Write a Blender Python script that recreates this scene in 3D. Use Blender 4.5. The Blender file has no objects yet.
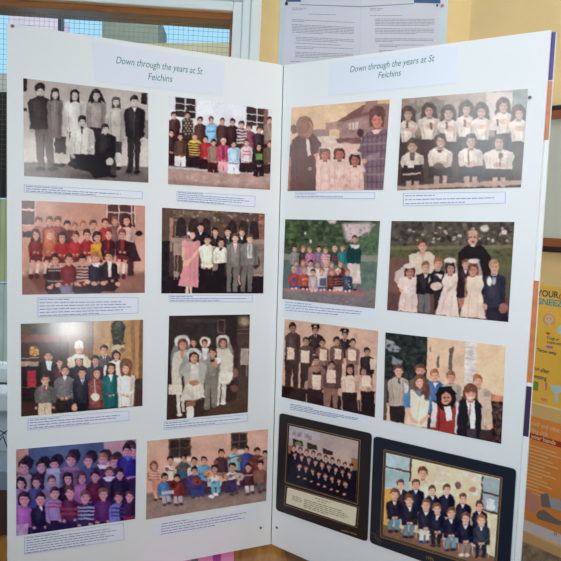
import bpy, math, random
import numpy as np
from mathutils import Vector, Matrix

# ------------------------------------------------------------------ camera
F = 701.94                      # focal length in pixels of a 561 px wide frame
CAM = np.array([0.0, 0.0, 1.5])
RM = np.array([[0.99882789, 0.04840305, 0.0],
               [0.00372229, -0.07681174, 0.99703867],
               [0.04825971, -0.99587002, -0.07690188]])   # camera axes (right, down, forward) -> world

def ray(px, py):
    return RM @ np.array([(px - 280.5) / F, (py - 280.5) / F, 1.0])

def proj(P):                    # world points (N,3) -> photo pixels
    c = (np.asarray(P) - CAM) @ RM
    return 280.5 + F * c[..., 0] / c[..., 2], 280.5 + F * c[..., 1] / c[..., 2]

scene = bpy.context.scene
col = scene.collection
cd = bpy.data.cameras.new('camera')
cd.sensor_width = 36.0
cd.lens = F / 561.0 * 36.0
cd.clip_start = 0.02
cam = bpy.data.objects.new('camera', cd)
col.objects.link(cam)
M4 = Matrix.Identity(4)
for i in range(3):
    M4[i][0] = RM[i][0]; M4[i][1] = -RM[i][1]; M4[i][2] = -RM[i][2]; M4[i][3] = CAM[i]
cam.matrix_world = M4
scene.camera = cam

# ------------------------------------------------------------------ light
scene.view_settings.view_transform = 'Standard'
scene.view_settings.look = 'None'
scene.view_settings.exposure = 0.0
scene.view_settings.gamma = 1.0
scene.view_settings.use_curve_mapping = False

world = bpy.data.worlds.new('overcast_sky')
scene.world = world
world.use_nodes = True
bg = world.node_tree.nodes['Background']
nt_ = world.node_tree
tc_ = nt_.nodes.new('ShaderNodeTexCoord')
sx_ = nt_.nodes.new('ShaderNodeSeparateXYZ')
rp_ = nt_.nodes.new('ShaderNodeValToRGB')          # brighter sky on the garden side
rp_.color_ramp.elements[0].position = 0.45; rp_.color_ramp.elements[0].color = (0.22, 0.28, 0.34, 1)
rp_.color_ramp.elements[1].position = 0.80; rp_.color_ramp.elements[1].color = (0.42, 0.76, 1.0, 1)
nt_.links.new(tc_.outputs['Generated'], sx_.inputs[0])
nt_.links.new(sx_.outputs['Y'], rp_.inputs[0])
nt_.links.new(rp_.outputs[0], bg.inputs[0])
bg.inputs[1].default_value = 1.0

def area(name, loc, target, sx, sy, power, color, spread=180):
    ld = bpy.data.lights.new(name, 'AREA')
    ld.shape = 'RECTANGLE'; ld.size = sx; ld.size_y = sy
    ld.energy = power; ld.color = color; ld.spread = math.radians(spread)
    o = bpy.data.objects.new(name, ld)
    col.objects.link(o)
    o.location = loc
    o.rotation_euler = (Vector(target) - Vector(loc)).to_track_quat('-Z', 'Y').to_euler()
    return o

area('window_daylight', (-1.75, -0.1, 1.95), (0.4, 1.4, 1.5), 0.9, 0.6, 6.5, (0.84, 0.95, 1.0), 110)
area('room_light', (0.42, -0.25, 1.6), (0.08, 1.5, 1.62), 0.7, 0.4, 3.0, (0.99, 0.99, 0.97), 85)
area('right_fill_light', (2.0, 0.55, 1.6), (0.55, 1.35, 1.4), 0.6, 0.6, 3.0, (0.93, 0.97, 1.0), 130)  # added lamp, brightens the folded panel's edge and the right wall
area('wall_fill_light', (0.55, 0.75, 2.62), (0.75, 1.95, 1.5), 0.9, 0.3, 2.9, (1.0, 0.97, 0.92), 120)  # added lamp aimed at the walls to brighten them
area('low_side_window', (1.07, -0.47, 0.885), (-0.41, 1.37, 1.28), 0.16, 0.11, 4.5, (0.95, 0.98, 1.0))
area('outdoor_fill_light', (-0.5, 2.45, 3.3), (-0.4, 2.75, 1.4), 2.6, 0.5, 70, (0.93, 0.97, 1.0))  # added lamp above the garden, lifts the dark things outside

# ------------------------------------------------------------------ helpers
def s2l(c):
    c = np.clip(np.asarray(c, dtype=float) / 255.0, 0, 1)
    return np.where(c <= 0.04045, c / 12.92, ((c + 0.055) / 1.055) ** 2.4)

def mat(name, rgb, rough=0.6, noise=0.0, nscale=30.0, bump=0.0, metal=0.0, spec=0.5, coord='Object'):
    m = bpy.data.materials.new(name)
    m.use_nodes = True
    nt = m.node_tree
    b = nt.nodes['Principled BSDF']
    c = tuple(s2l(rgb)) + (1,)
    b.inputs['Base Color'].default_value = c
    b.inputs['Roughness'].default_value = rough
    b.inputs['Metallic'].default_value = metal
    b.inputs['Specular IOR Level'].default_value = spec
    if noise or bump:
        tc = nt.nodes.new('ShaderNodeTexCoord')
        n = nt.nodes.new('ShaderNodeTexNoise')
        n.inputs['Scale'].default_value = nscale
        n.inputs['Detail'].default_value = 4
        nt.links.new(tc.outputs[coord], n.inputs['Vector'])
        if noise:
            r = nt.nodes.new('ShaderNodeValToRGB')
            r.color_ramp.elements[0].position = 0.3
            r.color_ramp.elements[1].position = 0.7
            r.color_ramp.elements[0].color = tuple(x * (1 - noise) for x in c[:3]) + (1,)
            r.color_ramp.elements[1].color = tuple(min(1, x * (1 + noise)) for x in c[:3]) + (1,)
            nt.links.new(n.outputs['Fac'], r.inputs['Fac'])
            nt.links.new(r.outputs['Color'], b.inputs['Base Color'])
        if bump:
            bp = nt.nodes.new('ShaderNodeBump')
            bp.inputs['Strength'].default_value = bump
            bp.inputs['Distance'].default_value = 0.002
            nt.links.new(n.outputs['Fac'], bp.inputs['Height'])
            nt.links.new(bp.outputs['Normal'], b.inputs['Normal'])
    return m

def wood(name, dark, light, scale=6.0, axis='Y', rough=0.4):
    m = bpy.data.materials.new(name)
    m.use_nodes = True
    nt = m.node_tree
    b = nt.nodes['Principled BSDF']
    b.inputs['Roughness'].default_value = rough
    tc = nt.nodes.new('ShaderNodeTexCoord')
    mp = nt.nodes.new('ShaderNodeMapping')
    sc = {'X': (0.12, 1, 1), 'Y': (1, 0.12, 1), 'Z': (1, 1, 0.12)}[axis]
    mp.inputs['Scale'].default_value = sc
    n = nt.nodes.new('ShaderNodeTexNoise')
    n.inputs['Scale'].default_value = scale * 6
    n.inputs['Detail'].default_value = 6
    n.inputs['Distortion'].default_value = 0.6
    r = nt.nodes.new('ShaderNodeValToRGB')
    r.color_ramp.elements[0].position = 0.32
    r.color_ramp.elements[1].position = 0.68
    r.color_ramp.elements[0].color = tuple(s2l(dark)) + (1,)
    r.color_ramp.elements[1].color = tuple(s2l(light)) + (1,)
    nt.links.new(tc.outputs['Object'], mp.inputs['Vector'])
    nt.links.new(mp.outputs['Vector'], n.inputs['Vector'])
    nt.links.new(n.outputs['Fac'], r.inputs['Fac'])
    nt.links.new(r.outputs['Color'], b.inputs['Base Color'])
    return m

def colmat(name, rough=0.3, spec=0.5):
    m = bpy.data.materials.new(name)
    m.use_nodes = True
    nt = m.node_tree
    b = nt.nodes['Principled BSDF']
    a = nt.nodes.new('ShaderNodeVertexColor')
    a.layer_name = 'Col'
    nt.links.new(a.outputs['Color'], b.inputs['Base Color'])
    b.inputs['Roughness'].default_value = rough
    b.inputs['Specular IOR Level'].default_value = spec
    return m

def mesh(name, verts, faces, m, parent=None):
    me = bpy.data.meshes.new(name)
    me.from_pydata([tuple(map(float, v)) for v in verts], [], faces)
    me.update()
    me.materials.append(m)
    o = bpy.data.objects.new(name, me)
    col.objects.link(o)
    if parent:
        o.parent = parent
    return o

def empty(name, loc=(0, 0, 0)):
    o = bpy.data.objects.new(name, None)
    o.empty_display_size = 0.05
    col.objects.link(o)
    return o

def tag(o, label, cat, group=None):
    o['label'] = label; o['category'] = cat
    if group: o['group'] = group
    return o

def struct(o):
    o['kind'] = 'structure'
    return o

def slab(polys, n, t):
    """polys: list of 3D outlines (front face); n: front normal; t: thickness (backwards)."""
    V = []; Fc = []
    for p in polys:
        p = [np.asarray(q, float) for q in p]
        k = len(p); b = len(V)
        V += p + [q - n * t for q in p]
        Fc.append(list(range(b, b + k)))
        Fc.append(list(range(b + 2 * k - 1, b + k - 1, -1)))
        for i in range(k):
            j = (i + 1) % k
            Fc.append([b + i, b + k + i, b + k + j, b + j])
    return V, Fc

def plane_hit(px, py, p0, n):
    r = ray(px, py)
    return CAM + r * (((p0 - CAM) @ n) / (r @ n))

class Plane:
    """a flat thing in the room: point p0, normal n facing the room, right axis u, up axis v"""
    def __init__(s, p0, n, u=None):
        s.p0 = np.asarray(p0, float); s.n = np.asarray(n, float); s.n /= np.linalg.norm(s.n)
        if s.n @ (CAM - s.p0) < 0: s.n = -s.n
        s.u = np.cross([0, 0, 1.0], s.n); s.u /= np.linalg.norm(s.u)
        if u is not None: s.u = np.asarray(u, float)
        s.v = np.cross(s.n, s.u)
    def at(s, px, py, off=0.0):
        return plane_hit(px, py, s.p0 + s.n * off, s.n)
    def P(s, a, b, off=0.0):
        return s.p0 + s.u * a + s.v * b + s.n * off
    def uv(s, X):
        d = np.asarray(X) - s.p0
        return d @ s.u, d @ s.v
    def sheet(s, name, pxs, off, t, m, parent=None):
        V, Fc = slab([[s.at(x, y, off) for x, y in pxs]], s.n, t)
        return mesh(name, V, Fc, m, parent)

def box_ab(pl, a0, a1, b0, b1, o0, o1):
    V = [pl.P(a, b, o) for o in (o0, o1) for b in (b0, b1) for a in (a0, a1)]
    Fc = [[0, 2, 3, 1], [4, 5, 7, 6], [0, 1, 5, 4], [2, 6, 7, 3], [0, 4, 6, 2], [1, 3, 7, 5]]
    return V, Fc

def join(parts):
    V = []; Fc = []
    for v, f in parts:
        b = len(V); V += list(v); Fc += [[i + b for i in q] for q in f]
    return V, Fc

def bevel(o, w, seg=2):
    md = o.modifiers.new('bevel', 'BEVEL'); md.width = w; md.segments = seg; md.limit_method = 'ANGLE'
    return o

def text_mesh(name, s, size, pl, a, b, off, m, parent, align='LEFT', shear=0.0, rot=0.0, extr=0.0, xs=1.0, bold=0.0):
    """letters lying on plane pl at (a,b)"""
    cu = bpy.data.curves.new(name, 'FONT')
    cu.body = s; cu.size = size; cu.align_x = align; cu.shear = shear; cu.extrude = extr; cu.offset = bold
    cu.resolution_u = 3
    o = bpy.data.objects.new(name, cu)
    col.objects.link(o)
    bpy.context.view_layer.update()
    dg = bpy.context.evaluated_depsgraph_get()
    me = bpy.data.meshes.new_from_object(o.evaluated_get(dg))
    bpy.data.objects.remove(o)
    me.name = name
    ca, sa = math.cos(rot), math.sin(rot)
    for v in me.vertices:
        x, y = v.co.x * xs, v.co.y
        w = pl.P(a + x * ca - y * sa, b + x * sa + y * ca, off + v.co.z)
        v.co = Vector(w)
    me.materials.clear(); me.materials.append(m)
    t = bpy.data.objects.new(name, me)
    col.objects.link(t)
    if parent: t.parent = parent
    return t

# ------------------------------------------------------------------ board planes (fitted)
def W(x, y, z): return CAM + np.array([x, y, z])
def Cw(c): return CAM + RM @ np.array(c)
HT = Cw([0.0066, -0.4741, 1.5444]); HB = Cw([-0.0223, 0.6198, 1.6512])
LT = Cw([-0.4989, -0.4697, 1.2803]); LB = Cw([-0.5373, 0.6190, 1.3816])
RT = Cw([0.4554, -0.4218, 1.1818]); RB = Cw([0.4182, 0.6785, 1.2959])
nL = np.cross(LB - HB, HT - HB); nR = np.cross(HT - HB, RB - HB)
uL = (HT - LT) / np.linalg.norm(HT - LT); uR = (RT - HT) / np.linalg.norm(RT - HT)
PL = Plane(LT, nL, uL); PR = Plane(HT, nR, uR)
if PL.v[2] < 0: PL.v = -PL.v
if PR.v[2] < 0: PR.v = -PR.v

def ref(px_plane, py):
    if px_plane is PL:
        ys = [30, 300, 540]; cs = [(201, 204, 204), (203, 206, 208), (168, 181, 190)]
    else:
        ys = [60, 210, 420, 550]; cs = [(219, 230, 235), (222, 228, 236), (198, 210, 216), (182, 197, 207)]
    return [np.interp(py, ys, [c[i] for c in cs]) for i in range(3)]

# ------------------------------------------------------------------ room
M_wall = mat('yellow_painted_wall', (236, 206, 148), 0.8, 0.06, 6, 0.3)
M_white = mat('white_gloss_paint', (226, 232, 232), 0.35)
M_oak = wood('stained_timber', (140, 84, 36), (186, 122, 58), 5, 'X')

# window wall (behind the board, almost facing the camera)
nA = np.array([0.052, -1.0, 0.0])
WA = Plane(CAM + np.array([0, 1.93, 0]), nA)
# side wall with picture and poster
corner = WA.at(465, 100)
dB = RM @ np.array([530.0, 0.0, -700.0]); dB[2] = 0; dB /= np.linalg.norm(dB)
nB = np.array([dB[1], -dB[0], 0.0])
WB = Plane(corner * np.array([1, 1, 0]) + np.array([0, 0, 1.5]), nB)
if WB.u @ dB < 0: WB.u = -WB.u
ZF = 0.0; ZC = 2.7

def wall_ab(pl, a0, a1, z0, z1, o0, o1):
    return box_ab(pl, a0, a1, z0 - pl.p0[2], z1 - pl.p0[2], o0, o1)
aC = WA.uv(corner)[0]
# opening of the window, in wall coordinates
oR, oT = WA.uv(WA.at(233, 12)); oL = -1.25
_, oB = WA.uv(WA.at(3, 384))
zT = oT + 1.5; zB = oB + 1.5
V, Fc = join([wall_ab(WA, oR, aC + 0.0, ZF, ZC, -0.16, 0), wall_ab(WA, -1.8, oL, ZF, ZC, -0.16, 0),
              wall_ab(WA, oL, oR, zT, ZC, -0.16, 0), wall_ab(WA, oL, oR, ZF, zB, -0.16, 0)])
struct(mesh('wall_back', V, Fc, M_wall))
V, Fc = wall_ab(WB, 0.0, 1.7, ZF, ZC, -0.14, 0)
struct(mesh('wall_right', V, Fc, M_wall))
V, Fc = slab([[(-2.6, -2.6, 0), (2.4, -2.6, 0), (2.4, 2.3, 0), (-2.6, 2.3, 0)]], np.array([0, 0, 1.0]), 0.1)
struct(mesh('floor', V, Fc, mat('grey_blue_floor', (120, 130, 142), 0.7, 0.08, 20)))

# architrave of the window: three stepped mouldings of white painted timber
def frame_rect(a0, a1, b0, b1, w, o0, o1, pl=WA):
    return [box_ab(pl, a0 - w, a0, b0 - w, b1 + w, o0, o1), box_ab(pl, a1, a1 + w, b0 - w, b1 + w, o0, o1),
            box_ab(pl, a0, a1, b1, b1 + w, o0, o1), box_ab(pl, a0, a1, b0 - w, b0, o0, o1)]
w_tot = WA.uv(WA.at(261, 20))[0] - oR
parts = frame_rect(oL, oR, oB, oT, w_tot * 0.34, 0.0, 0.010)
e = w_tot * 0.34
parts += frame_rect(oL - e, oR + e, oB - e, oT + e, w_tot * 0.30, 0.0, 0.022)
e += w_tot * 0.30
parts += frame_rect(oL - e, oR + e, oB - e, oT + e, w_tot * 0.36, 0.0, 0.034)
V, Fc = join(parts)
win = empty('window_1'); struct(win)
bevel(mesh('architrave', V, Fc, M_white, win), 0.003)
# oak inner frame
ti = WA.uv(WA.at(228, 30))[0]
th = oR - WA.uv(WA.at(229, 40))[0]
bh = oT - WA.uv(WA.at(150, 18.8, -0.05))[1]
V, Fc = join([box_ab(WA, oL, oR, oT - bh, oT, -0.11, -0.012), box_ab(WA, oR - th, oR, oB, oT - bh, -0.11, -0.012),
              box_ab(WA, oL, oL + th, oB, oT - bh, -0.11, -0.012)])
bevel(mesh('timber_frame', V, Fc, M_oak, win), 0.003)
V, Fc = box_ab(WA, oL + th, oR - th, oB, oB + 0.04, -0.11, -0.012)
bevel(mesh('bottom_rail', V, Fc, M_white, win), 0.003)
V, Fc = box_ab(WA, oL - 0.06, oR + 0.04, oB - 0.05, oB, -0.02, 0.10)
bevel(mesh('sill', V, Fc, M_white, win), 0.006)
# glass and embedded wire
mg = bpy.data.materials.new('clear_glass'); mg.use_nodes = True
b_ = mg.node_tree.nodes['Principled BSDF']
b_.inputs['Transmission Weight'].default_value = 1.0
b_.inputs['Roughness'].default_value = 0.02; b_.inputs['IOR'].default_value = 1.02
b_.inputs['Base Color'].default_value = (0.93, 0.98, 1.0, 1)
V, Fc = box_ab(WA, oL + th, oR - th, oB + 0.04, oT - bh, -0.072, -0.068)
mesh('pane', V, Fc, mg, win)
parts = []
M_wire = mat('wire_mesh', (86, 96, 104), 0.5)
g = 0.0135
a = oR - th - g * 0.5
while a > oR - 1.1:
    parts.append(box_ab(WA, a - 0.0003, a + 0.0003, oB + 0.04, oT - bh, -0.0660, -0.0652)); a -= g
b = oT - bh - g * 0.5
while b > oT - 0.45:
    parts.append(box_ab(WA, oR - 1.1, oR - th, b - 0.0003, b + 0.0003, -0.0650, -0.0642)); b -= g
V, Fc = join(parts)
mesh('wire_grid', V, Fc, M_wire, win)

def zpoly_(pts, z, t): return slab([[(x, y, z) for x, y in pts]], np.array([0, 0, 1.0]), t)
# outside, beyond the glass
WO = Plane(WA.P(0, 0, -0.9), nA)
WO2 = Plane(WA.P(0, 0, -0.6), nA)
def outside(name, x0, y0, x1, y1, rgb, pl, t, label, cat, rough=0.8, slant=0):
    p = [pl.at(x0 + slant, y0), pl.at(x0, y1), pl.at(x1, y1), pl.at(x1 + slant, y0)]
    V, Fc = slab([p], pl.n, t)
    o = mesh(name, V, Fc, mat(name + '_paint', rgb, rough, 0.08, 8))
    return tag(o, label, cat)
outside('garden_wall', 110, 43, 300, 1000, (190, 188, 170), WO2, 0.15, 'pale stone garden wall outside, seen low through the wired glass', 'wall')
outside('grey_shed', 108, 14, 164, 900, (112, 122, 116), WO, 0.3, 'grey green shed outside behind the pale garden wall', 'shed', slant=-6)
outside('door_post', 58, 12, 61, 1000, (62, 66, 92), WO2, 0.04, 'thin dark post outside at the left end of the bright sky patch', 'post')
outside('lilac_wall', 9, 12, 57, 92, (196, 190, 214), WO, 0.2, 'lilac grey wall outside beyond the window, left of the thin dark post', 'wall')
outside('white_ledge', -90, 73, 8, 92, (204, 208, 224), WO2, 0.1, 'whitish ledge outside at the left edge, above the black shutter', 'ledge')
outside('dark_shutter', -90, 93, 12, 197, (34, 36, 44), WO2, 0.1, 'black shutter outside at the far left edge, under the lilac wall', 'shutter')
outside('mesh_fence', -90, 199, 12, 282, (196, 204, 164), WO2, 0.05, 'pale yellow green fence panel outside, below the black shutter', 'fence')
outside('garden_screen', -90, 284, 12, 372, (206, 222, 232), WO2, 0.05, 'pale blue white screen outside, just above the white sill', 'screen')

gz = plane_hit(160, 1000, WO2.p0, WO2.n)[2]
V, Fc = zpoly_([(-4, 2.12), (3, 2.12), (3, 6), (-4, 6)], min(gz, 0.0), 0.1)
struct(mesh('ground', V, Fc, mat('garden_ground', (150, 150, 138), 0.9, 0.1, 5)))
# paper pinned below the sill at the far left
M_paper = mat('white_paper', (226, 232, 240), 0.6)
M_ink = mat('black_ink', (50, 52, 66), 0.6)
pp = empty('drawing_sheet')
WA.sheet('paper', [(-30, 412), (14, 412), (14, 454), (-30, 454)], 0.003, 0.002, M_paper, pp)
def bars(pl, segs, off, wd, t=0.0004):
    out = []
    for (x0, y0, x1, y1) in segs:
        A = pl.at(x0, y0, off); B = pl.at(x1, y1, off)
        d = B - A; d /= np.linalg.norm(d); s_ = np.cross(pl.n, d) * wd / 2
        out.append(slab([[A - s_, B - s_, B + s_, A + s_]], pl.n, t))
    return join(out)
V, Fc = bars(WA, [(-10, 425, 6, 434), (0, 436, 8, 430), (3, 436, 9, 452), (-8, 452, 2, 437)], 0.0036, 0.003)
mesh('line_drawing', V, Fc, M_ink, pp)
tag(pp, 'white sheet with black line drawing on the wall at the left edge, below the sill', 'paper')

# ------------------------------------------------------------------ table under the board
TZ = HB[2] - 0.004
zs = min(LB[2], RB[2], HB[2])
TZ = zs - 0.0015
M_table = wood('varnished_pine', (138, 84, 36), (182, 124, 62), 7, 'Y', 0.25)
M_tdark = wood('dark_pine', (84, 56, 40), (122, 84, 58), 7, 'X', 0.3)
tb = empty('wooden_table')
nz = np.array([0, 0, 1.0])
def zpoly(pts, z, t): return slab([[(x, y, z) for x, y in pts]], nz, t)
y1 = 1.83
V, Fc = zpoly([(-0.80, 1.17), (0.47, 1.17), (0.47, 1.745), (0.42, 1.80), (-0.80, 1.76)], TZ, 0.03)
bevel(mesh('table_top', V, Fc, M_table, tb), 0.004)
V, Fc = join([box_ab(Plane((0, 1.20, 0), (0, -1, 0)), -0.72, 0.40, TZ - 0.13, TZ - 0.031, -0.02, 0),
              box_ab(Plane((0, 1.66, 0), (0, -1, 0)), -0.72, 0.36, TZ - 0.13, TZ - 0.031, -0.02, 0)])
mesh('apron', V, Fc, M_table, tb)
for x, y in ((-0.75, 1.185), (0.38, 1.185), (-0.75, 1.65), (0.36, 1.65)):
    V, Fc = box_ab(Plane((x, y, 0), (0, -1, 0)), 0, 0.05, 0.0, TZ - 0.0305, -0.05, 0)
    mesh('leg', V, Fc, M_table, tb)
tag(tb, 'varnished orange pine table standing under the folding photo board', 'table')

TP = Plane((0, 0, TZ), (0, 0, 1.0), (1.0, 0, 0))
def on_table(name, pxs, t, m, label, cat, group=None):
    pts = [plane_hit(x, y, np.array([0, 0, TZ + t + 0.0004]), nz) for x, y in pxs]
    V, Fc = slab([pts], nz, t)
    o = mesh(name, V, Fc, m)
    tag(o, label, cat, group)
    return o
fd = empty('pink_folder')
def tpart(name, pxs, z0, t, m, parent):
    pts = [plane_hit(x, y, np.array([0, 0, TZ + z0 + t]), nz) for x, y in pxs]
    V, Fc = slab([pts], nz, t)
    return mesh(name, V, Fc, m, parent)
tpart('cover', [(150, 585), (150, 556), (234, 545), (234, 585)], 0.0006, 0.004, mat('pink_card', (226, 132, 176), 0.5), fd)
tpart('spine_band', [(213, 585), (213, 547.5), (221, 546.4), (221, 585)], 0.0048, 0.0006, mat('magenta_tape', (160, 34, 130), 0.4), fd)
tpart('grey_tab', [(191, 585), (191, 551), (198, 550), (198, 585)], 0.0048, 0.0006, mat('grey_tape', (104, 100, 112), 0.4), fd)
tag(fd, 'pink card folder with magenta band lying on the table under the left panel', 'folder')
tpart_b = on_table('table_mat', [(283, 548), (300, 552), (372, 590), (300, 590)], 0.002, M_tdark, 'dark brown wooden mat lying on the table under the right panel', 'mat')

bx_ = empty('storage_box')
bp_ = Plane((0, 1.60, 0), (0, -1, 0))
xr_ = bp_.at(9, 500)[0]; zt_ = bp_.at(4, 490)[2]; zl_ = bp_.at(4, 471)[2]
V, Fc = box_ab(bp_, -0.77, xr_, TZ + 0.0005, zt_, -0.14, 0)
bevel(mesh('box_body', V, Fc, mat('dark_brown_card', (66, 46, 38), 0.7), bx_), 0.002)
V, Fc = box_ab(bp_, -0.773, xr_ + 0.003, zt_ + 0.0003, zl_, -0.143, 0.003)
bevel(mesh('lid', V, Fc, mat('grey_blue_card', (128, 140, 158), 0.6), bx_), 0.002)
tag(bx_, 'dark brown box with grey blue lid at the far left, behind the board', 'box')
# ------------------------------------------------------------------ the folding board
def corr_mat():
    m = bpy.data.materials.new('white_corrugated_plastic'); m.use_nodes = True
    nt = m.node_tree; b = nt.nodes['Principled BSDF']
    b.inputs['Base Color'].default_value = tuple(s2l((232, 233, 232))) + (1,)
    b.inputs['Roughness'].default_value = 0.45
    tc = nt.nodes.new('ShaderNodeTexCoord')
    w = nt.nodes.new('ShaderNodeTexWave'); w.bands_direction = 'Z'; w.wave_type = 'BANDS'
    w.inputs['Scale'].default_value = 110.0
    bp = nt.nodes.new('ShaderNodeBump'); bp.inputs['Strength'].default_value = 0.12; bp.inputs['Distance'].default_value = 0.0004
    nt.links.new(tc.outputs['Object'], w.inputs['Vector'])
    nt.links.new(w.outputs['Fac'], bp.inputs['Height'])
    nt.links.new(bp.outputs['Normal'], b.inputs['Normal'])
    return m
M_corr = corr_mat()
BT = 0.004
board = empty('display_board')
def panel(name, q, n):
    V, Fc = slab([q], n, BT)
    o = mesh(name, V, Fc, M_corr, board)
    return o
gapL = PL.u * 0.0012; gapR = PR.u * 0.0012
panel('board_panel', [LT, HT - gapL, HB - gapL, LB], PL.n)
panel('board_panel', [HT + gapR, RT, RB, HB + gapR], PR.n)
# hinge strip of white tape behind the fold, greyed to imitate its shadow
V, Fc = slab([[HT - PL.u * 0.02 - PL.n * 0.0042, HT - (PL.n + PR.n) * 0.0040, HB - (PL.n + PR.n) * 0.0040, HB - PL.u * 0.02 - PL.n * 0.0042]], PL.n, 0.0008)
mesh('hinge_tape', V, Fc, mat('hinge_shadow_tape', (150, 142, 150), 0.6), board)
# third panel folded flat behind the right one, its edge showing past it with coloured sheets on it
BK = 0.0050
K0 = PR.at(556.2, 31.8, -BK); K1 = PR.at(520.4, 561, -BK)
K1 = K0 + (K1 - K0) * ((RB[2] - K0[2]) / (K1[2] - K0[2]))
KL = PR.u * 0.46
panel('board_panel', [K0 - KL, K0, K1, K1 - KL], PR.n)
def strip3(name, py0, py1, rgb, label):
    def solve(py):
        lo, hi = 0.0, 1.0
        for _ in range(40):
            mid = (lo + hi) / 2
            if proj((K0 + (K1 - K0) * mid)[None])[1][0] < py: lo = mid
            else: hi = mid
        return K0 + (K1 - K0) * lo
    a = solve(py0); b = solve(py1)
    pts = [p + PR.n * 0.0007 + PR.u * k for p, k in ((a, -0.10), (a, -0.0006), (b, -0.0006), (b, -0.10))]
    V, Fc = slab([pts], PR.n, 0.0006)
    o = mesh(name, V, Fc, mat(name + '_ink', rgb, 0.4, 0.15, 60))
    return tag(o, label, 'paper', 'coloured sheets on the folded back panel')
strip3('mounted_sheet', 31, 80, (74, 58, 138), 'narrow purple sheet at the top of the folded back edge panel')
strip3('mounted_sheet', 81, 140, (196, 122, 80), 'orange tan sheet on the edge panel just below the topmost purple one')
strip3('mounted_sheet', 281, 383, (200, 118, 66), 'orange sheet on the edge panel beside the yellow hygiene poster')
strip3('mounted_sheet', 387, 437, (56, 38, 76), 'dark purple sheet low on the edge panel beside the hygiene poster')

# rivets
M_metal = mat('dull_metal', (112, 108, 106), 0.55, metal=0.3)
def disc_slab(pl, px, py, r, off, t, n=16):
    c = pl.at(px, py, off)
    return slab([[c + pl.u * r * math.cos(2 * math.pi * i / n) + pl.v * r * math.sin(2 * math.pi * i / n) for i in range(n)]], pl.n, t)
for pl, x, y in ((PL, 261, 528), (PR, 276.3, 527.8), (PL, 12.5, 25.8), (PR, 529.5, 97.3)):
    V, Fc = disc_slab(pl, x, y, 0.0030, 0.0026, 0.0024)
    bevel(mesh('rivet', V, Fc, M_metal, board), 0.0008)
tag(board, 'white corrugated plastic folding display board standing open on the table', 'display board')

# ------------------------------------------------------------------ title labels
M_label = mat('label_paper', (226, 229, 238), 0.35)
M_teal = mat('teal_ink', (52, 128, 122), 0.5)
def title(pl, quad, l1, l2, size, label, ang):
    o = empty('title_label')
    pl.sheet('paper_sheet', quad, 0.0008, 0.0007, M_label, o)
    c = []
    for (s, px, py, px2, py2) in (l1, l2):
        A = pl.uv(pl.at(px, py, 0.001)); B = pl.uv(pl.at(px2, py2, 0.001))
        rot = math.atan2(B[1] - A[1], B[0] - A[0]); wid = math.hypot(B[0] - A[0], B[1] - A[1])
        t = text_mesh('printed_text', s, size, pl, A[0], A[1], 0.0010, M_teal, o, shear=0.22, rot=rot, bold=0.0)
        xs = [Vector(v.co) for v in t.data.vertices]
        w0 = max((np.array(v) - pl.at(px, py, 0.001)) @ (np.array([*(pl.u * math.cos(rot) + pl.v * math.sin(rot))])) for v in xs)
        k = wid / w0
        A3 = pl.at(px, py, 0.001); d = pl.u * math.cos(rot) + pl.v * math.sin(rot)
        for v in t.data.vertices:
            q = np.array(v.co) - A3
            v.co = Vector(A3 + q + d * ((q @ d) * (k - 1)))
    return tag(o, label, 'label', 'title labels on the board')
title(PL, [(91.4, 40.7), (224.5, 61.4), (222.8, 96.3), (95.7, 81.4)],
      ('Down through the years at St', 115.5, 63.2, 202.5, 74.6), ('Feichins', 147.5, 79.6, 172.5, 82.0), 0.0195,
      'white title strip with teal italic writing at the top of the left panel', 0)
title(PR, [(329.3, 62.8), (458, 45), (456, 83), (328.3, 96)],
      ('Down through the years at St', 349.5, 72.5, 434.5, 61.2), ('Feichins', 377.5, 78.5, 401, 75.6), 0.0180,
      'white title strip with teal italic writing at the top of the right panel', 0)

# ------------------------------------------------------------------ caption labels
M_cap = mat('caption_paper', (230, 232, 241), 0.4)
M_bord = mat('caption_border', (160, 166, 202), 0.5)
M_capink = mat('caption_ink', (118, 124, 158), 0.6)
rnd = random.Random(5)
def caption(pl, quad, rows, label, inset=0.0, border=True, last=0.6):
    """quad TL TR BR BL in pixels; rows = number of printed lines (their words are too small to read)"""
    o = empty('caption_label')
    q = [np.array(p, float) for p in quad]
    pl.sheet('paper_sheet', quad, 0.0008, 0.0007, M_cap, o)
    def at(u, v):
        p = (q[0] * (1 - u) + q[1] * u) * (1 - v) + (q[3] * (1 - u) + q[2] * u) * v
        return p
    x0 = inset + 0.015
    if border:
        segs = []
        a, b, c, d = at(inset, 0.03), at(0.985, 0.03), at(0.985, 0.95), at(inset, 0.95)
        for s_, e_ in ((a, b), (b, c), (c, d), (d, a)):
            segs.append((*s_, *e_))
        V, Fc = bars(pl, segs, 0.0010, 0.0009, 0.0002)
        mesh('border_line', V, Fc, M_bord, o)
    segs = []
    for r in range(rows):
        v = (r + 0.75) / (rows + 0.5)
        end = (0.26 + rnd.random() * 0.1) if r == 0 else (last if r == rows - 1 else 0.80 + rnd.random() * 0.15)
        u = x0
        while u < end:
            wl = 0.02 + rnd.random() * 0.05
            u2 = min(u + wl, end)
            segs.append((*at(u, v), *at(u2, v)))
            u = u2 + 0.008
    V, Fc = bars(pl, segs, 0.0011, 0.0014, 0.0002)
    mesh('printed_text', V, Fc, M_capink, o)
    return tag(o, label, 'label', 'captions under the photographs')

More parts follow.
